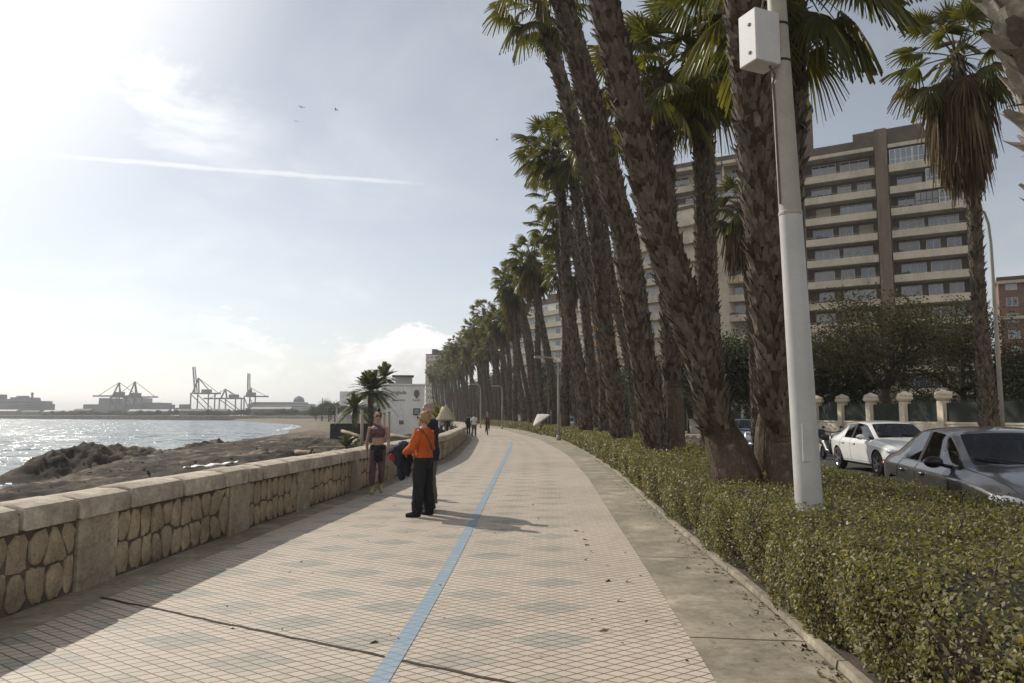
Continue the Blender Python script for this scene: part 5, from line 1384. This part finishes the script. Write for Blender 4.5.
# --- woman walking towards the camera by the wall
def crop_top(m, V, o):
    torso(m, 1.185, 1.37, .014, o['slim'], o['lean'])
    for s in (-1, 1): m.ell((s*.066, -.085, 1.285), (.062, .05, .058), 12, 8)
    m.tube([(.10, -.10, 1.35), (.0, -.085, 1.43), (-.085, -.03, 1.475), (-.09, .05, 1.44), (-.02, .10, 1.34)], [.034, .036, .034, .034, .034], 10, flat=.6)
def waist_jacket(m, V, o):
    torso(m, .93, 1.03, .034, o['slim'], o['lean'])
    m.tube([(-.02, -.155, .99), (-.06, -.19, .88), (-.05, -.17, .72)], [.036, .042, .034], 10, flat=.6); m.tube([(.02, -.155, .99), (.055, -.19, .86), (.075, -.17, .70)], [.036, .045, .036], 10, flat=.6)
    m.ell((0, -.165, .985), (.05, .035, .04), 10, 8)
    m.tube([(0, .10, 1.0), (0, .155, .86), (0, .15, .64)], [.13, .16, .15], 14, flat=.28, ref=(1, 0, 0))
def lime_socks(m, V, o):
    for s in 'RL':
        a, k = V['an'+s], V['kn'+s]; m.tube([a+Vector((0, 0, -.05)), a.lerp(k, .12), a.lerp(k, .22)], [.041, .041, .043], 12)
        c = V['to'+s]; m.tube([a+(a-c)*.34+Vector((0, 0, -.045)), a.lerp(c, .3)+Vector((0, 0, -.018)), c+(c-a)*.1], [.044, .049, .036], 12, flat=1.1)
wk = dict(hipR=(-.09, 0, .91), hipL=(.09, 0, .91), knR=(-.105, -.06, .49), anR=(-.11, -.10, .085), toR=(-.12, -.29, .05), knL=(.085, -.03, .485), anL=(.075, .20, .16), toL=(.085, .06, .03),
          elR=(-.225, .07, 1.13), wrR=(-.23, .10, .88), elL=(.225, -.01, 1.13), wrL=(.225, -.17, .93))
p0 = G(377, 493.5)
person('woman in mauve crop top and leggings, dark jacket round her waist, by the sea wall', (p0.x, p0.y, 0), R(10), 1.68, wk, slim=.88, glasses=True, vox=.008,
       clothes=[('crop_top', 'cloth_mauve', crop_top), ('leggings', 'cloth_mauve', g_trousers(1.01, .008, .036, stop=.86)), ('tied_jacket', 'cloth_black', waist_jacket), ('trainers', 'cloth_lime', lime_socks)], hair=('hair_dark', hair_bun))
ph = thing('phone_pouch', 'small dark pouch in the hand of the woman in mauve', 'pouch', (p0.x+.30, p0.y-.18, .80)); m = MB(); m.box((0, 0, 0), (.07, .12, .15), taper=.85); m.build('pouch_body', 'cloth_black', ph); m = MB(); m.bar((0, -.03, .07), (0, 0, .13), .015); m.bar((0, .03, .07), (0, 0, .13), .015); m.build('loop', 'cloth_black', ph)
# --- woman in orange, seen from behind, holding a bundled jacket
def bag_strap(m, V, o):
    pts = []
    for i in range(15):
        a = math.pi*2*i/14; x = .02+.165*math.sin(a); z = 1.20+.255*math.sin(a+.0)*.98; y = .148*math.cos(a)
        pts.append((x*.98, y*1.02, z+.015))
    m.tube(pts, .014, 6, cap=False)
st = dict(elR=(-.27, -.03, 1.14), wrR=(-.17, -.27, 1.06), haR=(-.05, -.36, 1.05), elL=(.265, -.06, 1.14), wrL=(.13, -.29, 1.05), haL=(.02, -.36, 1.03), knR=(-.115, .0, .5), knL=(.12, -.02, .5), anR=(-.15, .03, .085), anL=(.165, -.01, .085), toR=(-.19, -.15, .03), toL=(.22, -.17, .03))
p1 = G(423, 516.5); RZ1 = R(-118)
wo = person('woman in an orange jumper and wide black trousers, holding a bundled dark jacket', (p1.x, p1.y, 0), RZ1, 1.66, st, yaw=R(12), skin='skin_pale', glasses=True, vox=.008, slim=1.03,
       clothes=[('jumper', 'cloth_orange', g_top(.98, 1.0, .026, .02)), ('trousers', 'cloth_black', g_trousers(1.04, .016, .052, wide=.028, stop=.97)), ('shoes', 'cloth_black', g_shoes()), ('bag_strap', 'cloth_brown', bag_strap)], hair=('hair_blond', hair_bob))
def blobcloth(name, label, loc, mats, blobs, vox=.012):
    t = thing(name, label, name.replace('_', ' '), loc)
    for nm, mat, bl in blobs:
        m = MB()
        for c, r_ in bl: m.ell(c, r_, 12, 8, Matrix.Rotation(r_[0]*9, 3, 'Z'))
        fuse(m, nm, mat, t, vox, 2, None, .06, .10)
    return t
Rm = Matrix.Rotation(RZ1, 3, 'Z'); fw = Rm @ Vector((0, -.40, 0))
blobcloth('bundled_jacket', 'black jacket with a red lining bundled over the arms of the woman in orange', (p1.x+fw.x, p1.y+fw.y, .95), None,
          [('jacket_shell', 'cloth_navy', [((0, 0, .10), (.17, .13, .13)), ((-.05, -.02, -.02), (.15, .12, .16)), ((.05, .03, -.08), (.13, .10, .18)), ((-.03, .02, -.25), (.09, .07, .17)), ((.07, .0, -.20), (.07, .06, .14)), ((-.12, -.04, .08), (.10, .1, .08))]),
           ('red_lining', 'cloth_red', [((-.17, -.09, -.02), (.06, .05, .055)), ((-.14, -.11, -.05), (.05, .04, .05))])])
# --- tall man behind her
p2 = G(427.5, 511.5)
person('tall man in a dark coat and khaki trousers standing behind the woman in orange', (p2.x, p2.y+.12, 0), R(-100), 1.82, dict(elR=(-.27, .0, 1.13), wrR=(-.22, -.16, .92), elL=(.27, .0, 1.13), wrL=(.22, -.16, .92), anL=(.13, .05, .085), toL=(.17, -.12, .03)), yaw=R(20), skin='skin_pale', vox=.009, slim=1.05,
       clothes=[('coat', 'cloth_navy', g_top(.80, 1.0, .036, .05)), ('trousers', 'cloth_khaki', g_trousers(1.02, .022, .065, wide=.03, stop=.97)), ('shoes', 'cloth_brown', g_shoes())], hair=('hair_grey', hair_cap))
# --- people further along
walk2 = dict(knR=(-.10, -.10, .50), anR=(-.10, -.06, .085), toR=(-.11, -.24, .04), knL=(.10, .04, .49), anL=(.10, .28, .16), toL=(.10, .15, .04))
c = P(474, 425, 56); person('walker in a white shirt and khaki trousers by the end of the sea wall', (c.x, 56, 0), R(175), 1.72, walk2, vox=.014, clothes=[('shirt', 'cloth_white', g_top(.90, .75, .025, .03)), ('trousers', 'cloth_khaki', g_trousers(1.0, .02, .06)), ('shoes', 'cloth_black', g_shoes())], hair=('hair_dark', hair_short), hands=True)
c = P(467.3, 425, 62); person('person in dark clothes with a backpack at the bend of the sea wall', (c.x+.1, 62, 0), R(165), 1.66, None, vox=.014, clothes=[('jacket', 'cloth_navy', g_top(.82, 1, .035, .05)), ('trousers', 'cloth_black', g_trousers(1.0, .02, .06)), ('shoes', 'cloth_black', g_shoes()), ('backpack', 'cloth_black', lambda m, V, o: m.ell((0, .19, 1.2), (.17, .13, .25), 12, 10))], hair=('hair_dark', hair_short))
c = P(455, 423, 74); person('bather in dark shorts standing behind the sea wall near the thatched parasol', (c.x-.4, 74, -.1), R(20), 1.7, None, vox=.016, clothes=[('shorts', 'cloth_navy', g_trousers(1.0, .02, .08, stop=-.3)), ('shirt', 'cloth_grey', g_top(.95, .6, .025))], hair=('hair_dark', hair_short))
c = P(448, 423, 60); person('person in a navy top under the thatched parasol behind the wall', (c.x-.1, 60, -.15), R(-30), 1.7, None, vox=.016, clothes=[('trousers', 'cloth_black', g_trousers(1.0, .02, .06)), ('top', 'cloth_navy', g_top(.9, 1, .03))], hair=('hair_dark', hair_short))
c = P(441, 423, 66); person('person in white under the palm row end beside the restaurant', (c.x, 66, -.2), R(60), 1.68, None, vox=.016, clothes=[('trousers', 'cloth_grey', g_trousers(1.0, .02, .06)), ('top', 'cloth_white', g_top(.9, 1, .03))], hair=('hair_dark', hair_short))

# --- cyclist coming along the path
c = P(487.5, 425, 60); CX, CYY = c.x, 60
mk('bike_frame', (.05, .05, .055), (.035, .035, .04), 8, .4)
bk = thing('bicycle', 'dark bicycle ridden along the promenade beyond the sea wall bend', 'bicycle', (CX, CYY, 0), R(4))
for y in (-.52, .52):
    w = bpy.data.objects.new('wheel', None); COL.objects.link(w); w.parent = bk; w.location = (0, y, .34)
    m = MB(); m.tube([(0, .325*math.cos(a), .325*math.sin(a)) for a in np.linspace(0, 2*math.pi, 25)], .02, 6, cap=False); m.build('tyre', 'tyre', w)
    m = MB()
    for k in range(10): m.bar((0, 0, 0), (0, .31*math.cos(k*.628), .31*math.sin(k*.628)), .004)
    m.build('spokes', 'rim', w)
m = MB()
for a, b in (((0, .52, .34), (0, .12, .30)), ((0, .12, .30), (0, .22, .84)), ((0, .52, .34), (0, .2, .78)), ((0, .12, .30), (0, -.36, .80)), ((0, .21, .76), (0, -.36, .86)), ((0, -.34, .98), (0, -.52, .34)), ((0, .22, .84), (0, .24, .94))): m.tube([a, b], .016, 8)
m.build('frame', 'bike_frame', bk); m = MB(); m.tube([(-.28, -.30, 1.02), (-.12, -.36, 1.0), (.12, -.36, 1.0), (.28, -.30, 1.02)], .013, 8); m.build('handlebar', 'bike_frame', bk)
m = MB(); m.ell((0, .25, .96), (.075, .13, .035)); m.build('saddle', 'black_trim', bk); m = MB(); m.bar((-.12, .12, .20), (.12, .12, .40), .02); m.box((-.15, .12, .20), (.09, .06, .02)); m.box((.15, .12, .40), (.09, .06, .02)); m.build('pedals', 'bike_frame', bk)
rd = dict(hipR=(-.09, .24, 1.02), hipL=(.09, .24, 1.02), knR=(-.10, -.10, .66), knL=(.10, -.16, .82), anR=(-.13, .12, .28), anL=(.13, .12, .48), toR=(-.14, -.04, .22), toL=(.14, -.04, .42), shR=(-.18, .03, 1.50), shL=(.18, .03, 1.50), elR=(-.26, -.10, 1.24), elL=(.26, -.10, 1.24), wrR=(-.27, -.28, 1.05), wrL=(.27, -.28, 1.05), head=(0, -.06, 1.72))
def rider(label, loc, rz):
    t = thing('person', label, 'person', loc, rz); V_ = {k: Vector(v) for k, v in {**BASEJ, **rd}.items() if v is not None}
    def spine(m, g, z0=0, z1=1): 
        P0, P1 = Vector((0, .25, .98)), Vector((0, .02, 1.52)); ks = [z0+(z1-z0)*i/5 for i in range(6)]
        m.tube([P0.lerp(P1, k) for k in ks], [.15+.01*math.sin(k*6)+g for k in ks], 14, flat=.7, ref=(1, 0, 0))
    b = MB(); spine(b, -.01); b.tube([(0, .02, 1.5), (0, -.04, 1.66)], .055, 10); f, M = head_solid(b, V_['head'])
    for s in 'RL':
        limb(b, V_['hip'+s], V_['kn'+s], V_['an'+s], [.085, .075, .055, .052, .036]); a, q = V_['an'+s], V_['to'+s]; b.tube([a+(a-q)*.3-Vector((0, 0, .04)), a.lerp(q, .4), q], [.034, .04, .026], 8)
        limb(b, V_['sh'+s], V_['el'+s], V_['wr'+s], [.052, .045, .038, .034, .026]); hand(b, V_['wr'+s], V_['wr'+s]-V_['el'+s], Vector((0, 0, -1)), .8, 1, 1)
    fuse(b, 'body', 'skin', t, .013)
    m = MB(); spine(m, .02, .12, 1)
    for s in 'RL': limb(m, V_['sh'+s], V_['el'+s], V_['wr'+s], [.072, .065, .056, .05, .042])
    fuse(m, 'jacket', 'cloth_brown', t, .014); m = MB(); spine(m, .012, -.1, .2)
    for s in 'RL': limb(m, V_['hip'+s], V_['kn'+s], V_['an'+s], [.105, .092, .072, .066, .05])
    fuse(m, 'trousers', 'cloth_black', t, .014); m = MB(); hair_short(m, f, M); fuse(m, 'hair', 'hair_dark', t, .014)
    e = MB(); [e.ell(f(s*.03, -.084, .018), (.012, .008, .007), 8, 6, M) for s in (-1, 1)]; e.build('eyes', 'lens_black', t)
rider('cyclist in a brown jacket and black trousers riding along the promenade', (CX, CYY, 0), R(4))
# ------------------------------------------------------------------ cars parked along the road
park('white saloon car parked beyond the dark grey car, facing the camera', 'paint_white', 10.75, 23.6, R(-4))
park('dark grey saloon car parked right behind the hedge, cut off by the picture edge', 'paint_grey', 6.95, 12.45, R(-11))
def far_car(px, Y, paint, label, rz):
    c = P(px, 425, Y); make_car(label, paint, (c.x, Y, 0), rz)
far_car(612, 50, 'paint_silver', 'silver car seen between two palm trunks in the middle of the row', R(-86))
far_car(566, 78, 'paint_blue', 'blue grey car behind the slim lamp post', R(-86))
far_car(527, 100, 'paint_silver', 'pale car at the far left behind the hedge', R(-82))
far_car(727, 38, 'paint_blue', 'dark blue car mostly hidden behind the thick leaning palm trunk', R(-88))
# motor scooters by the road
def scooter(label, loc, rz, mat):
    t = thing('motor_scooter', label, 'scooter', loc, rz)
    for x in (-.62, .62):
        w = bpy.data.objects.new('wheel', None); COL.objects.link(w); w.parent = t; w.location = (x, 0, .26)
        m = MB(); m.tube([(.20*math.cos(a), 0, .20*math.sin(a)) for a in np.linspace(0, 2*math.pi, 21)], .06, 8, cap=False); m.build('tyre', 'tyre', w); m = MB(); m.tube([(0, -.03, 0), (0, .03, 0)], .15, 14); m.build('rim', 'rim', w)
    m = MB(); m.tube([(-.85, 0, .62), (-.5, 0, .66), (-.15, 0, .58), (.0, 0, .32), (.35, 0, .30), (.48, 0, .6), (.45, 0, .95)], [.10, .19, .2, .14, .14, .16, .10], 12, flat=.8, ref=(0, 1, 0)); m.tube([(.45, 0, .9), (.62, 0, .3)], .05, 8); m.ell((.63, 0, .48), (.24, .08, .07)); m.build('body_shell', mat, t, True)
    m = MB(); m.tube([(-.8, 0, .80), (-.45, 0, .84), (-.1, 0, .76)], [.12, .16, .12], 10, flat=.4, ref=(0, 1, 0)); m.build('saddle', 'black_trim', t, True)
    m = MB(); m.tube([(.36, -.33, 1.04), (.44, -.1, 1.0), (.44, .1, 1.0), (.36, .33, 1.04)], .018, 8); [m.ell((.42, s*.3, 1.18), (.02, .06, .045)) for s in (-1, 1)]; [m.bar((.40, s*.26, 1.03), (.42, s*.3, 1.15), .012) for s in (-1, 1)]; m.build('handlebar', 'black_trim', t)
    m = MB(); m.ell((.53, 0, .90), (.06, .09, .07)); m.build('headlight', 'lamp_clear', t)
    m = MB(); m.lathe((-.92, 0, .78), [(.17, 0), (.19, .08), (.17, .26), (.08, .30)], 12); m.build('top_box', 'black_trim', t, True)
    return t
c = P(742, 430, 30); scooter('pale blue motor scooter half hidden behind the bare foot of the leaning palm', (c.x, 30, 0), R(-80), 'paint_silver')
c = P(826, 440, 27); scooter('black motor scooter between the metal pole and the white car', (c.x+.1, 27, 0), R(-95), 'paint_black')
# street furniture far along: a white market parasol, bins
mk('canvas', (.62, .60, .55), (.52, .50, .46), 3, .9); mk('thatch', (.42, .37, .27), (.30, .26, .18), 8, .95, .04, 30, stretch=(1, 1, .3)); mk('post_wood', (.36, .30, .22), (.24, .19, .14), 5, .9, .01, 20, stretch=(1, 1, .2)); mk('dark_wood', (.10, .075, .055), (.07, .05, .04), 5, .9, .01, 20)
def parasol(name, label, loc, r0, h, mat, tilt=0, n=16, drop=.5):
    t = thing(name, label, 'parasol', loc); m = MB(); m.tube([(0, 0, 0), (0, 0, h)], .035, 8); m.build('pole', 'post_wood', t)
    m = MB(); m.lathe((0, 0, h-drop), [(r0, -.10), (r0*1.0, 0), (r0*.55, drop*.58), (r0*.18, drop*.95), (.03, drop*1.12)], n); o = m.build('canopy', mat, t); o.rotation_euler = (0, tilt, 0); return t
c = P(446, 410, 58); parasol('straw_parasol', 'straw parasol on a post just behind the sea wall', (c.x, 58, -.3), .78, 2.6, 'thatch', 0, 14, 1.0)
c = P(551, 415, 62); parasol('street_parasol', 'tilted white canvas parasol over the hedge among the middle palms', (c.x, 62, 0), .8, 1.95, 'canvas', R(-34), 12, .5)
# ------------------------------------------------------------------ things on the beach
def post(label, px, py, Y, h, group=None, r=.07):
    c = P(px, py, Y); t = thing('wooden_post', label, 'post', (c.x, Y, c.z-.3), 0, group); m = MB(); m.tube([(0, 0, -.1), (.01, 0, h*.5), (0, .01, h+.3)], [r, r*.95, r*.9], 9); m.build('shaft', 'post_wood', t, True)
    m = MB(); m.lathe((0, .01, h+.3), [(r*.95, 0), (r*.9, .03), (r*.3, .05)], 9); m.build('top_cap', 'dark_wood', t)
post('tallest pale wooden post left of the walking woman', 361.5, 447, 38, 1.85, None, .09)
post('pale wooden post right behind the head of the walking woman', 383.5, 446, 40, 1.7, None, .08)
post('pale wooden post immediately right of the other post beside the woman', 388.5, 446, 40, 1.75, None, .08)
bn = thing('log_bench', 'low beam seat on short slanting legs on the sand', 'bench', (P(328, 449, 34).x, 34, P(328, 455, 34).z), R(8)); m = MB(); m.bar((-.75, 0, .34), (.75, 0, .34), .12, .08); m.build('beam', 'post_wood', bn)
for x in (-.66, .66): m = MB(); m.bar((x-.22, 0, -.15), (x, 0, .30), .08); m.build('leg', 'dark_wood', bn)
def log(label, a, b, r=.10):
    t = thing('log', label, 'log', a); d = Vector(b)-Vector(a); m = MB(); m.tube([d*k for k in (0, .3, .7, 1)], [r, r*1.05, r*.95, r*.8], 9); m.build('trunk_piece', 'post_wood', t, True); m = MB(); m.tube([d*1.0, d*1.015], r*.6, 9); m.build('cut_end', 'dark_wood', t); return t
log('long pale driftwood log lying in front of the restaurant', P(390, 435, 52), P(412, 438.5, 50), .11); log('dark beam sloping down beside the wooden posts', P(342, 431, 42), P(362, 437, 40), .09)
log('short dark log lying on sand left of the beam seat', P(296, 452, 40), P(314, 453, 39), .12)
mk('plastic_white', (.74, .74, .72), (.6, .6, .58), 4, .5)
g0 = P(187, 468, 26.5); V = []; n = 12
for i in range(n+1):
    for j in range(7):
        x = i/n*1.55; y = (j/6-.5)*.95*(.5+.5*math.sin(math.pi*(.15+.8*i/n))); V.append((x, y+.25*x, .14+.03*math.sin(i*1.7+j)+.03*math.sin(j*2.3+i*.6)+.10*x))
ps = thing('plastic_sheet', 'white crumpled plastic sheet lying on the dark sand', 'sheet', (g0.x, 26.5, g0.z-.12)); me = np_mesh('sheet_surface', V, [(i*7+j, (i+1)*7+j, (i+1)*7+j+1, i*7+j+1) for i in range(n) for j in range(6)], 'plastic_white', True); o = link('sheet_surface', me, ps); md = o.modifiers.new('s', 'SOLIDIFY'); md.thickness = .02

# ------------------------------------------------------------------ birds
mk('bird_dark', (.05, .05, .055), (.035, .035, .04), 5, .8)
for px, py, sz, yaw, lab in ((301.5, 107.5, 1.0, .6, 'dark bird, left one of the high pair over the sea'), (336, 110, 1.0, 1.2, 'dark bird, right one of the high pair over the sea'), (296, 121.5, .6, .2, 'tiny far bird just below the left bird of the pair'), (497, 140, .75, 1.0, 'tiny lone bird close to the first palm crowns')):
    t = thing('gull', lab, 'bird', P(px, py, 90), yaw); t.scale = (sz*.62,)*3; m = MB(); m.tube([(0, -.28, 0), (0, -.18, .02), (0, .02, 0), (0, .25, 0), (0, .36, 0)], [.02, .05, .075, .04, .02], 8); m.build('body', 'bird_dark', t, True)
    for s in (-1, 1): m = MB(); m.loft([[(s*.04, -.12, .02), (s*.04, .10, .02), (s*.04, .10, .05), (s*.04, -.12, .05)], [(s*.34, -.16, .22), (s*.34, .05, .20), (s*.34, .05, .22), (s*.34, -.16, .24)], [(s*.72, -.02, .12), (s*.72, .06, .11), (s*.72, .06, .12), (s*.72, -.02, .13)]]); m.build('wing', 'bird_dark', t)

# ------------------------------------------------------------------ harbour: ships, cranes, low sheds and trees on the bank
mk('ship_hull', (.14, .15, .165), (.11, .12, .13), .05, .7); mk('ship_white', (.33, .335, .34), (.28, .285, .29), .05, .7); mk('ship_deck', (.17, .18, .19), (.13, .14, .15), .05, .7); mk('crane_steel', (.10, .115, .13), (.08, .09, .10), .1, .6); mk('shed', (.20, .19, .175), (.15, .145, .135), .05, .9); mk('ship_window', (.05, .06, .07), (.04, .05, .06), 1, .3)
HY = 880.0; PXM = HY/F*1.0
def hx(px): return P(px, 415, HY).x
def hz(py): return P(0, py, HY).z
def ship_box(nm, mat, t, px0, px1, py0, py1, y0, y1, ox, bevel=0):
    m = MB(); m.bb(hx(px0)-ox, hx(px1)-ox, y0, y1, min(hz(py0), hz(py1)), max(hz(py0), hz(py1))); return m.build(nm, mat, t)
def hull(nm, mat, t, px0, px1, pyt, ox, w, bow=1):
    m = MB(); x0, x1 = hx(px0)-ox, hx(px1)-ox; z1 = hz(pyt); rings = []
    for k in range(9):
        f = k/8; x = x0+(x1-x0)*f; e = (f if bow > 0 else 1-f); ww = w*(1-max(0, (e-.7)/.3)**2*.95)/2; lift = max(0, e-.8)*6
        rings.append([(x, -ww*.7, -2), (x, -ww, z1*.5), (x, -ww, z1+lift), (x, ww, z1+lift), (x, ww, z1*.5), (x, ww*.7, -2)])
    m.loft(rings); return m.build(nm, mat, t)
def decks(t, px0, px1, py0, py1, ox, y):
    rows = max(2, int(abs(py1-py0)/2.2))
    for i in range(rows):
        z = hz(py0)+(hz(py1)-hz(py0))*(i+.5)/rows; m = MB(); m.bb(hx(px0)-ox+2, hx(px1)-ox-2, y-.4, y-.02, z-.6, z+.6); m.build('window_band', 'ship_window', t)
ox = hx(20); t = thing('cruise_ship', 'dark cruise ship with stepped decks moored at the far left', 'ship', (ox, HY, 0))
hull('hull', 'ship_hull', t, -60, 54, 405, ox, 34); ship_box('upper_decks', 'ship_deck', t, -55, 44, 407, 401, -15, 15, ox); ship_box('upper_decks', 'ship_deck', t, -50, 33, 401, 399.2, -13, 13, ox); ship_box('bridge', 'ship_deck', t, 16, 33, 399.2, 397.5, -12, 12, ox); decks(t, -55, 44, 406.8, 401, ox, -15.0)
m = MB(); m.bar((hx(31)-ox, 0, hz(399)), (hx(31)-ox, 0, hz(392.5)), 1.6); m.bar((hx(29.5)-ox, 0, hz(394)), (hx(32.5)-ox, 0, hz(394)), 1); m.build('mast', 'crane_steel', t); ship_box('funnel', 'ship_hull', t, -8, 2, 399.2, 394.5, -7, 7, ox); ship_box('deck_house', 'ship_deck', t, 18, 20.5, 397.5, 396, -5, 5, ox); ship_box('deck_house', 'ship_deck', t, 24, 25.5, 397.5, 395.8, -5, 5, ox)
ox = hx(128); t = thing('container_ship', 'grey container ship lying under the two horizontal crane booms', 'ship', (ox, HY, 0))
hull('hull', 'ship_hull', t, 89, 171, 409, ox, 36); ship_box('container_stack', 'ship_deck', t, 90, 169, 409, 404.5, -15, 15, ox); ship_box('container_stack', 'ship_deck', t, 105, 116, 404.5, 398.3, -15, 14, ox); ship_box('bridge', 'ship_white', t, 128, 146, 404.5, 398, -14, 14, ox); ship_box('container_stack', 'ship_deck', t, 146, 166, 404.5, 402.8, -14, 14, ox)
ox = hx(286); t = thing('cruise_ship', 'pale cruise ship with a domed funnel moored at the right end of the harbour', 'ship', (ox, HY, 0))
hull('hull', 'ship_white', t, 250, 318, 408, ox, 32); ship_box('upper_decks', 'ship_white', t, 252, 312, 408, 404, -15, 15, ox); ship_box('upper_decks', 'ship_white', t, 256, 305, 404, 402.2, -13, 13, ox); decks(t, 252, 312, 408, 402.6, ox, -15.0)
m = MB(); m.lathe((hx(298.5)-ox, 0, hz(402.3)), [(6.5, 0), (6.2, 3), (4.5, 5.6), (2.0, 7), (.5, 7.5)], 14); m.build('funnel_dome', 'ship_hull', t)
mm = MB(); mm.bar((hx(322)-ox, 0, hz(404)), (hx(322)-ox, 0, hz(398)), .8); mm.build('mast', 'crane_steel', t)
def gantry(label, leg0, leg1, top_py, boom, boom_py, raised=None, apex=None, Y=HY-45):
    x = P((leg0+leg1)/2, 415, Y).x; t = thing('gantry_crane', label, 'crane', (x, Y, 0)); X = lambda px: P(px, 415, Y).x-x; Z = lambda py: P(0, py, Y).z; th = 1.1
    for px in (leg0, leg1):
        for yy in (-9, 9): m = MB(); m.bar((X(px), yy, 0), (X(px), yy, Z(boom_py)), th); m.build('leg', 'crane_steel', t)
    m = MB()
    for yy in (-9, 9): m.bar((X(leg0), yy, Z(411)), (X(leg1), yy, Z(411)), 1.3); m.bar((X(leg0), yy, Z(boom_py+1)), (X(leg1), yy, Z(411)), .8)
    m.bar((X(leg0), -9, Z(boom_py)), (X(leg0), 9, Z(boom_py)), th); m.bar((X(leg1), -9, Z(boom_py)), (X(leg1), 9, Z(boom_py)), th); m.build('portal_beam', 'crane_steel', t)
    m = MB(); m.bar((X(boom[0]), 0, Z(boom_py)), (X(boom[1]), 0, Z(boom_py)), 1.5, 1.6); m.build('boom', 'crane_steel', t)
    m = MB(); m.box((X((leg0*.3+leg1*.7)), 0, Z(boom_py)+2.4), (9, 7, 4.2)); m.build('machine_house', 'crane_steel', t)
    if apex:
        m = MB(); m.bar((X(leg0), -5, Z(boom_py)), (X(apex[0]), 0, Z(apex[1])), 1.3); m.bar((X(leg0)+3, 5, Z(boom_py)), (X(apex[0]), 0, Z(apex[1])), 1.3); m.bar((X(leg1), 0, Z(boom_py)), (X(apex[0]), 0, Z(apex[1])), .9); m.build('apex_frame', 'crane_steel', t)
        m = MB()
        if not raised: m.bar((X(apex[0]), 0, Z(apex[1])), (X(boom[0])*.8, 0, Z(boom_py)), .5)
        m.bar((X(apex[0]), 0, Z(apex[1])), (X(boom[1])*.9, 0, Z(boom_py)), .5); m.build('stay_cable', 'crane_steel', t)
    if raised: m = MB(); m.bar((X(raised[0]), -1.2, Z(boom_py)), (X(raised[1]), -1.2, Z(raised[2])), 1.1, 1.3); m.bar((X(raised[0])+1.5, 1.2, Z(boom_py)), (X(raised[1])+1.2, 1.2, Z(raised[2])), 1.0); m.build('raised_boom', 'crane_steel', t)
    return t
gantry('left gantry crane with a level boom over the container ship', 114, 120, 0, (92, 140), 396, None, (117.7, 382.5)); gantry('right gantry crane with a level boom over the container ship', 130, 137, 0, (110, 157), 397, None, (133.5, 381.5), HY-30)
gantry('tall gantry crane with its boom raised almost upright, leftmost of the raised ones', 193.5, 211, 0, (193.5, 220), 393.5, (194.5, 191.5, 367), (197, 378)); gantry('low gantry crane between the two cranes with raised booms', 222, 238, 0, (203, 243), 398.5, None, (224.5, 389), HY-35); gantry('gantry crane with a raised double boom beside the pale cruise ship', 246.5, 252, 0, (247, 268), 396.5, (247.5, 247, 373.5), (250, 388), HY-38)
gantry('small yard gantry crane left of the raised booms', 178, 187, 0, (176, 189), 408.5, None, None, HY-60)
# sheds and small trees along the bank
def bank_y(px):
    u = (px-512)/F; best = min((abs((x0+(x1-x0)*k/40) - u*(y0+(y1-y0)*k/40)), y0+(y1-y0)*k/40) for (x0, y0), (x1, y1) in zip(SHORE_FAR[2:-1], SHORE_FAR[3:]) for k in range(41)); return best[1]
for i, (px, w_, h_, lab) in enumerate(((6, 24, 5, 'low pale harbour shed under the dark cruise ship'), (32, 16, 4, 'low flat harbour shed right of the palest one, under the cruise ship bow'), (60, 26, 4, 'long low shed between the two ships on the left'), (84, 14, 5, 'small pale shed just left of the container ship'), (150, 30, 4, 'long low shed in front of the container ship'), (205, 34, 4, 'long low shed under the raised cranes'), (272, 26, 5, 'low shed in front of the pale cruise ship'))):
    Y = bank_y(px)+45; x = P(px, 415, Y).x; t = thing('harbour_shed', lab, 'shed', (x, Y, .5)); m = MB(); m.bb(-w_/2, w_/2, -4, 4, -.6, h_); m.build('wall', 'shed', t); m = MB(); m.loft([[(-w_/2-.5, -4.6, h_), (-w_/2-.5, 0, h_+1.6), (-w_/2-.5, 4.6, h_)], [(w_/2+.5, -4.6, h_), (w_/2+.5, 0, h_+1.6), (w_/2+.5, 4.6, h_)]]); m.build('roof', 'ship_white' if i % 2 == 0 else 'shed', t)
T_FAR = broad_tree(14, 6, 3.2, 'dark_leaf', 2600, .55, .9, .7)
k = 0
for px in list(np.arange(44, 330, 3.6)):
    px = px+rng.uniform(-1.5, 1.5); Y = bank_y(px)+rng.uniform(14, 34) if px < 280 else rng.uniform(430, 480)
    place_tree('harbour_tree', 'small dark tree in the line along the far harbour bank', T_FAR, (P(px, 415, Y).x, Y, .6), rng.uniform(0, 6), (rng.uniform(.7, 1.2), rng.uniform(.7, 1.2), rng.uniform(.4, .85)), 'trees along the harbour bank'); k += 1
for px, Y, s in ((322, 300, 1.5), (329, 280, 1.6), (335, 260, 1.3), (316, 340, 1.2), (331, 330, 1.7)):
    place_tree('shore_tree', 'dark tree clump at the landward end of the bay, left of the restaurant', T_DARK2 if s > 1.4 else T_FAR, (P(px, 415, Y).x, Y, -.8), px, s*.9, 'trees at the end of the bay')
# ------------------------------------------------------------------ the sea air
if HAZE > 0:
    m, nt, out = nodes_of('haze'); pv = N(nt, 'VolumePrincipled'); pv.inputs['Color'].default_value = (.93, .95, 1, 1); pv.inputs['Density'].default_value = HAZE; pv.inputs['Anisotropy'].default_value = HAZE_G; L(nt, pv.outputs[0], out.inputs['Volume'])
    mb = MB(); mb.bb(-8100, 6100, -80, 7100, -4, 90); o = mb.build('haze', 'haze'); tag(o, 'thin pale sea haze over the whole bay', 'haze', kind='stuff')
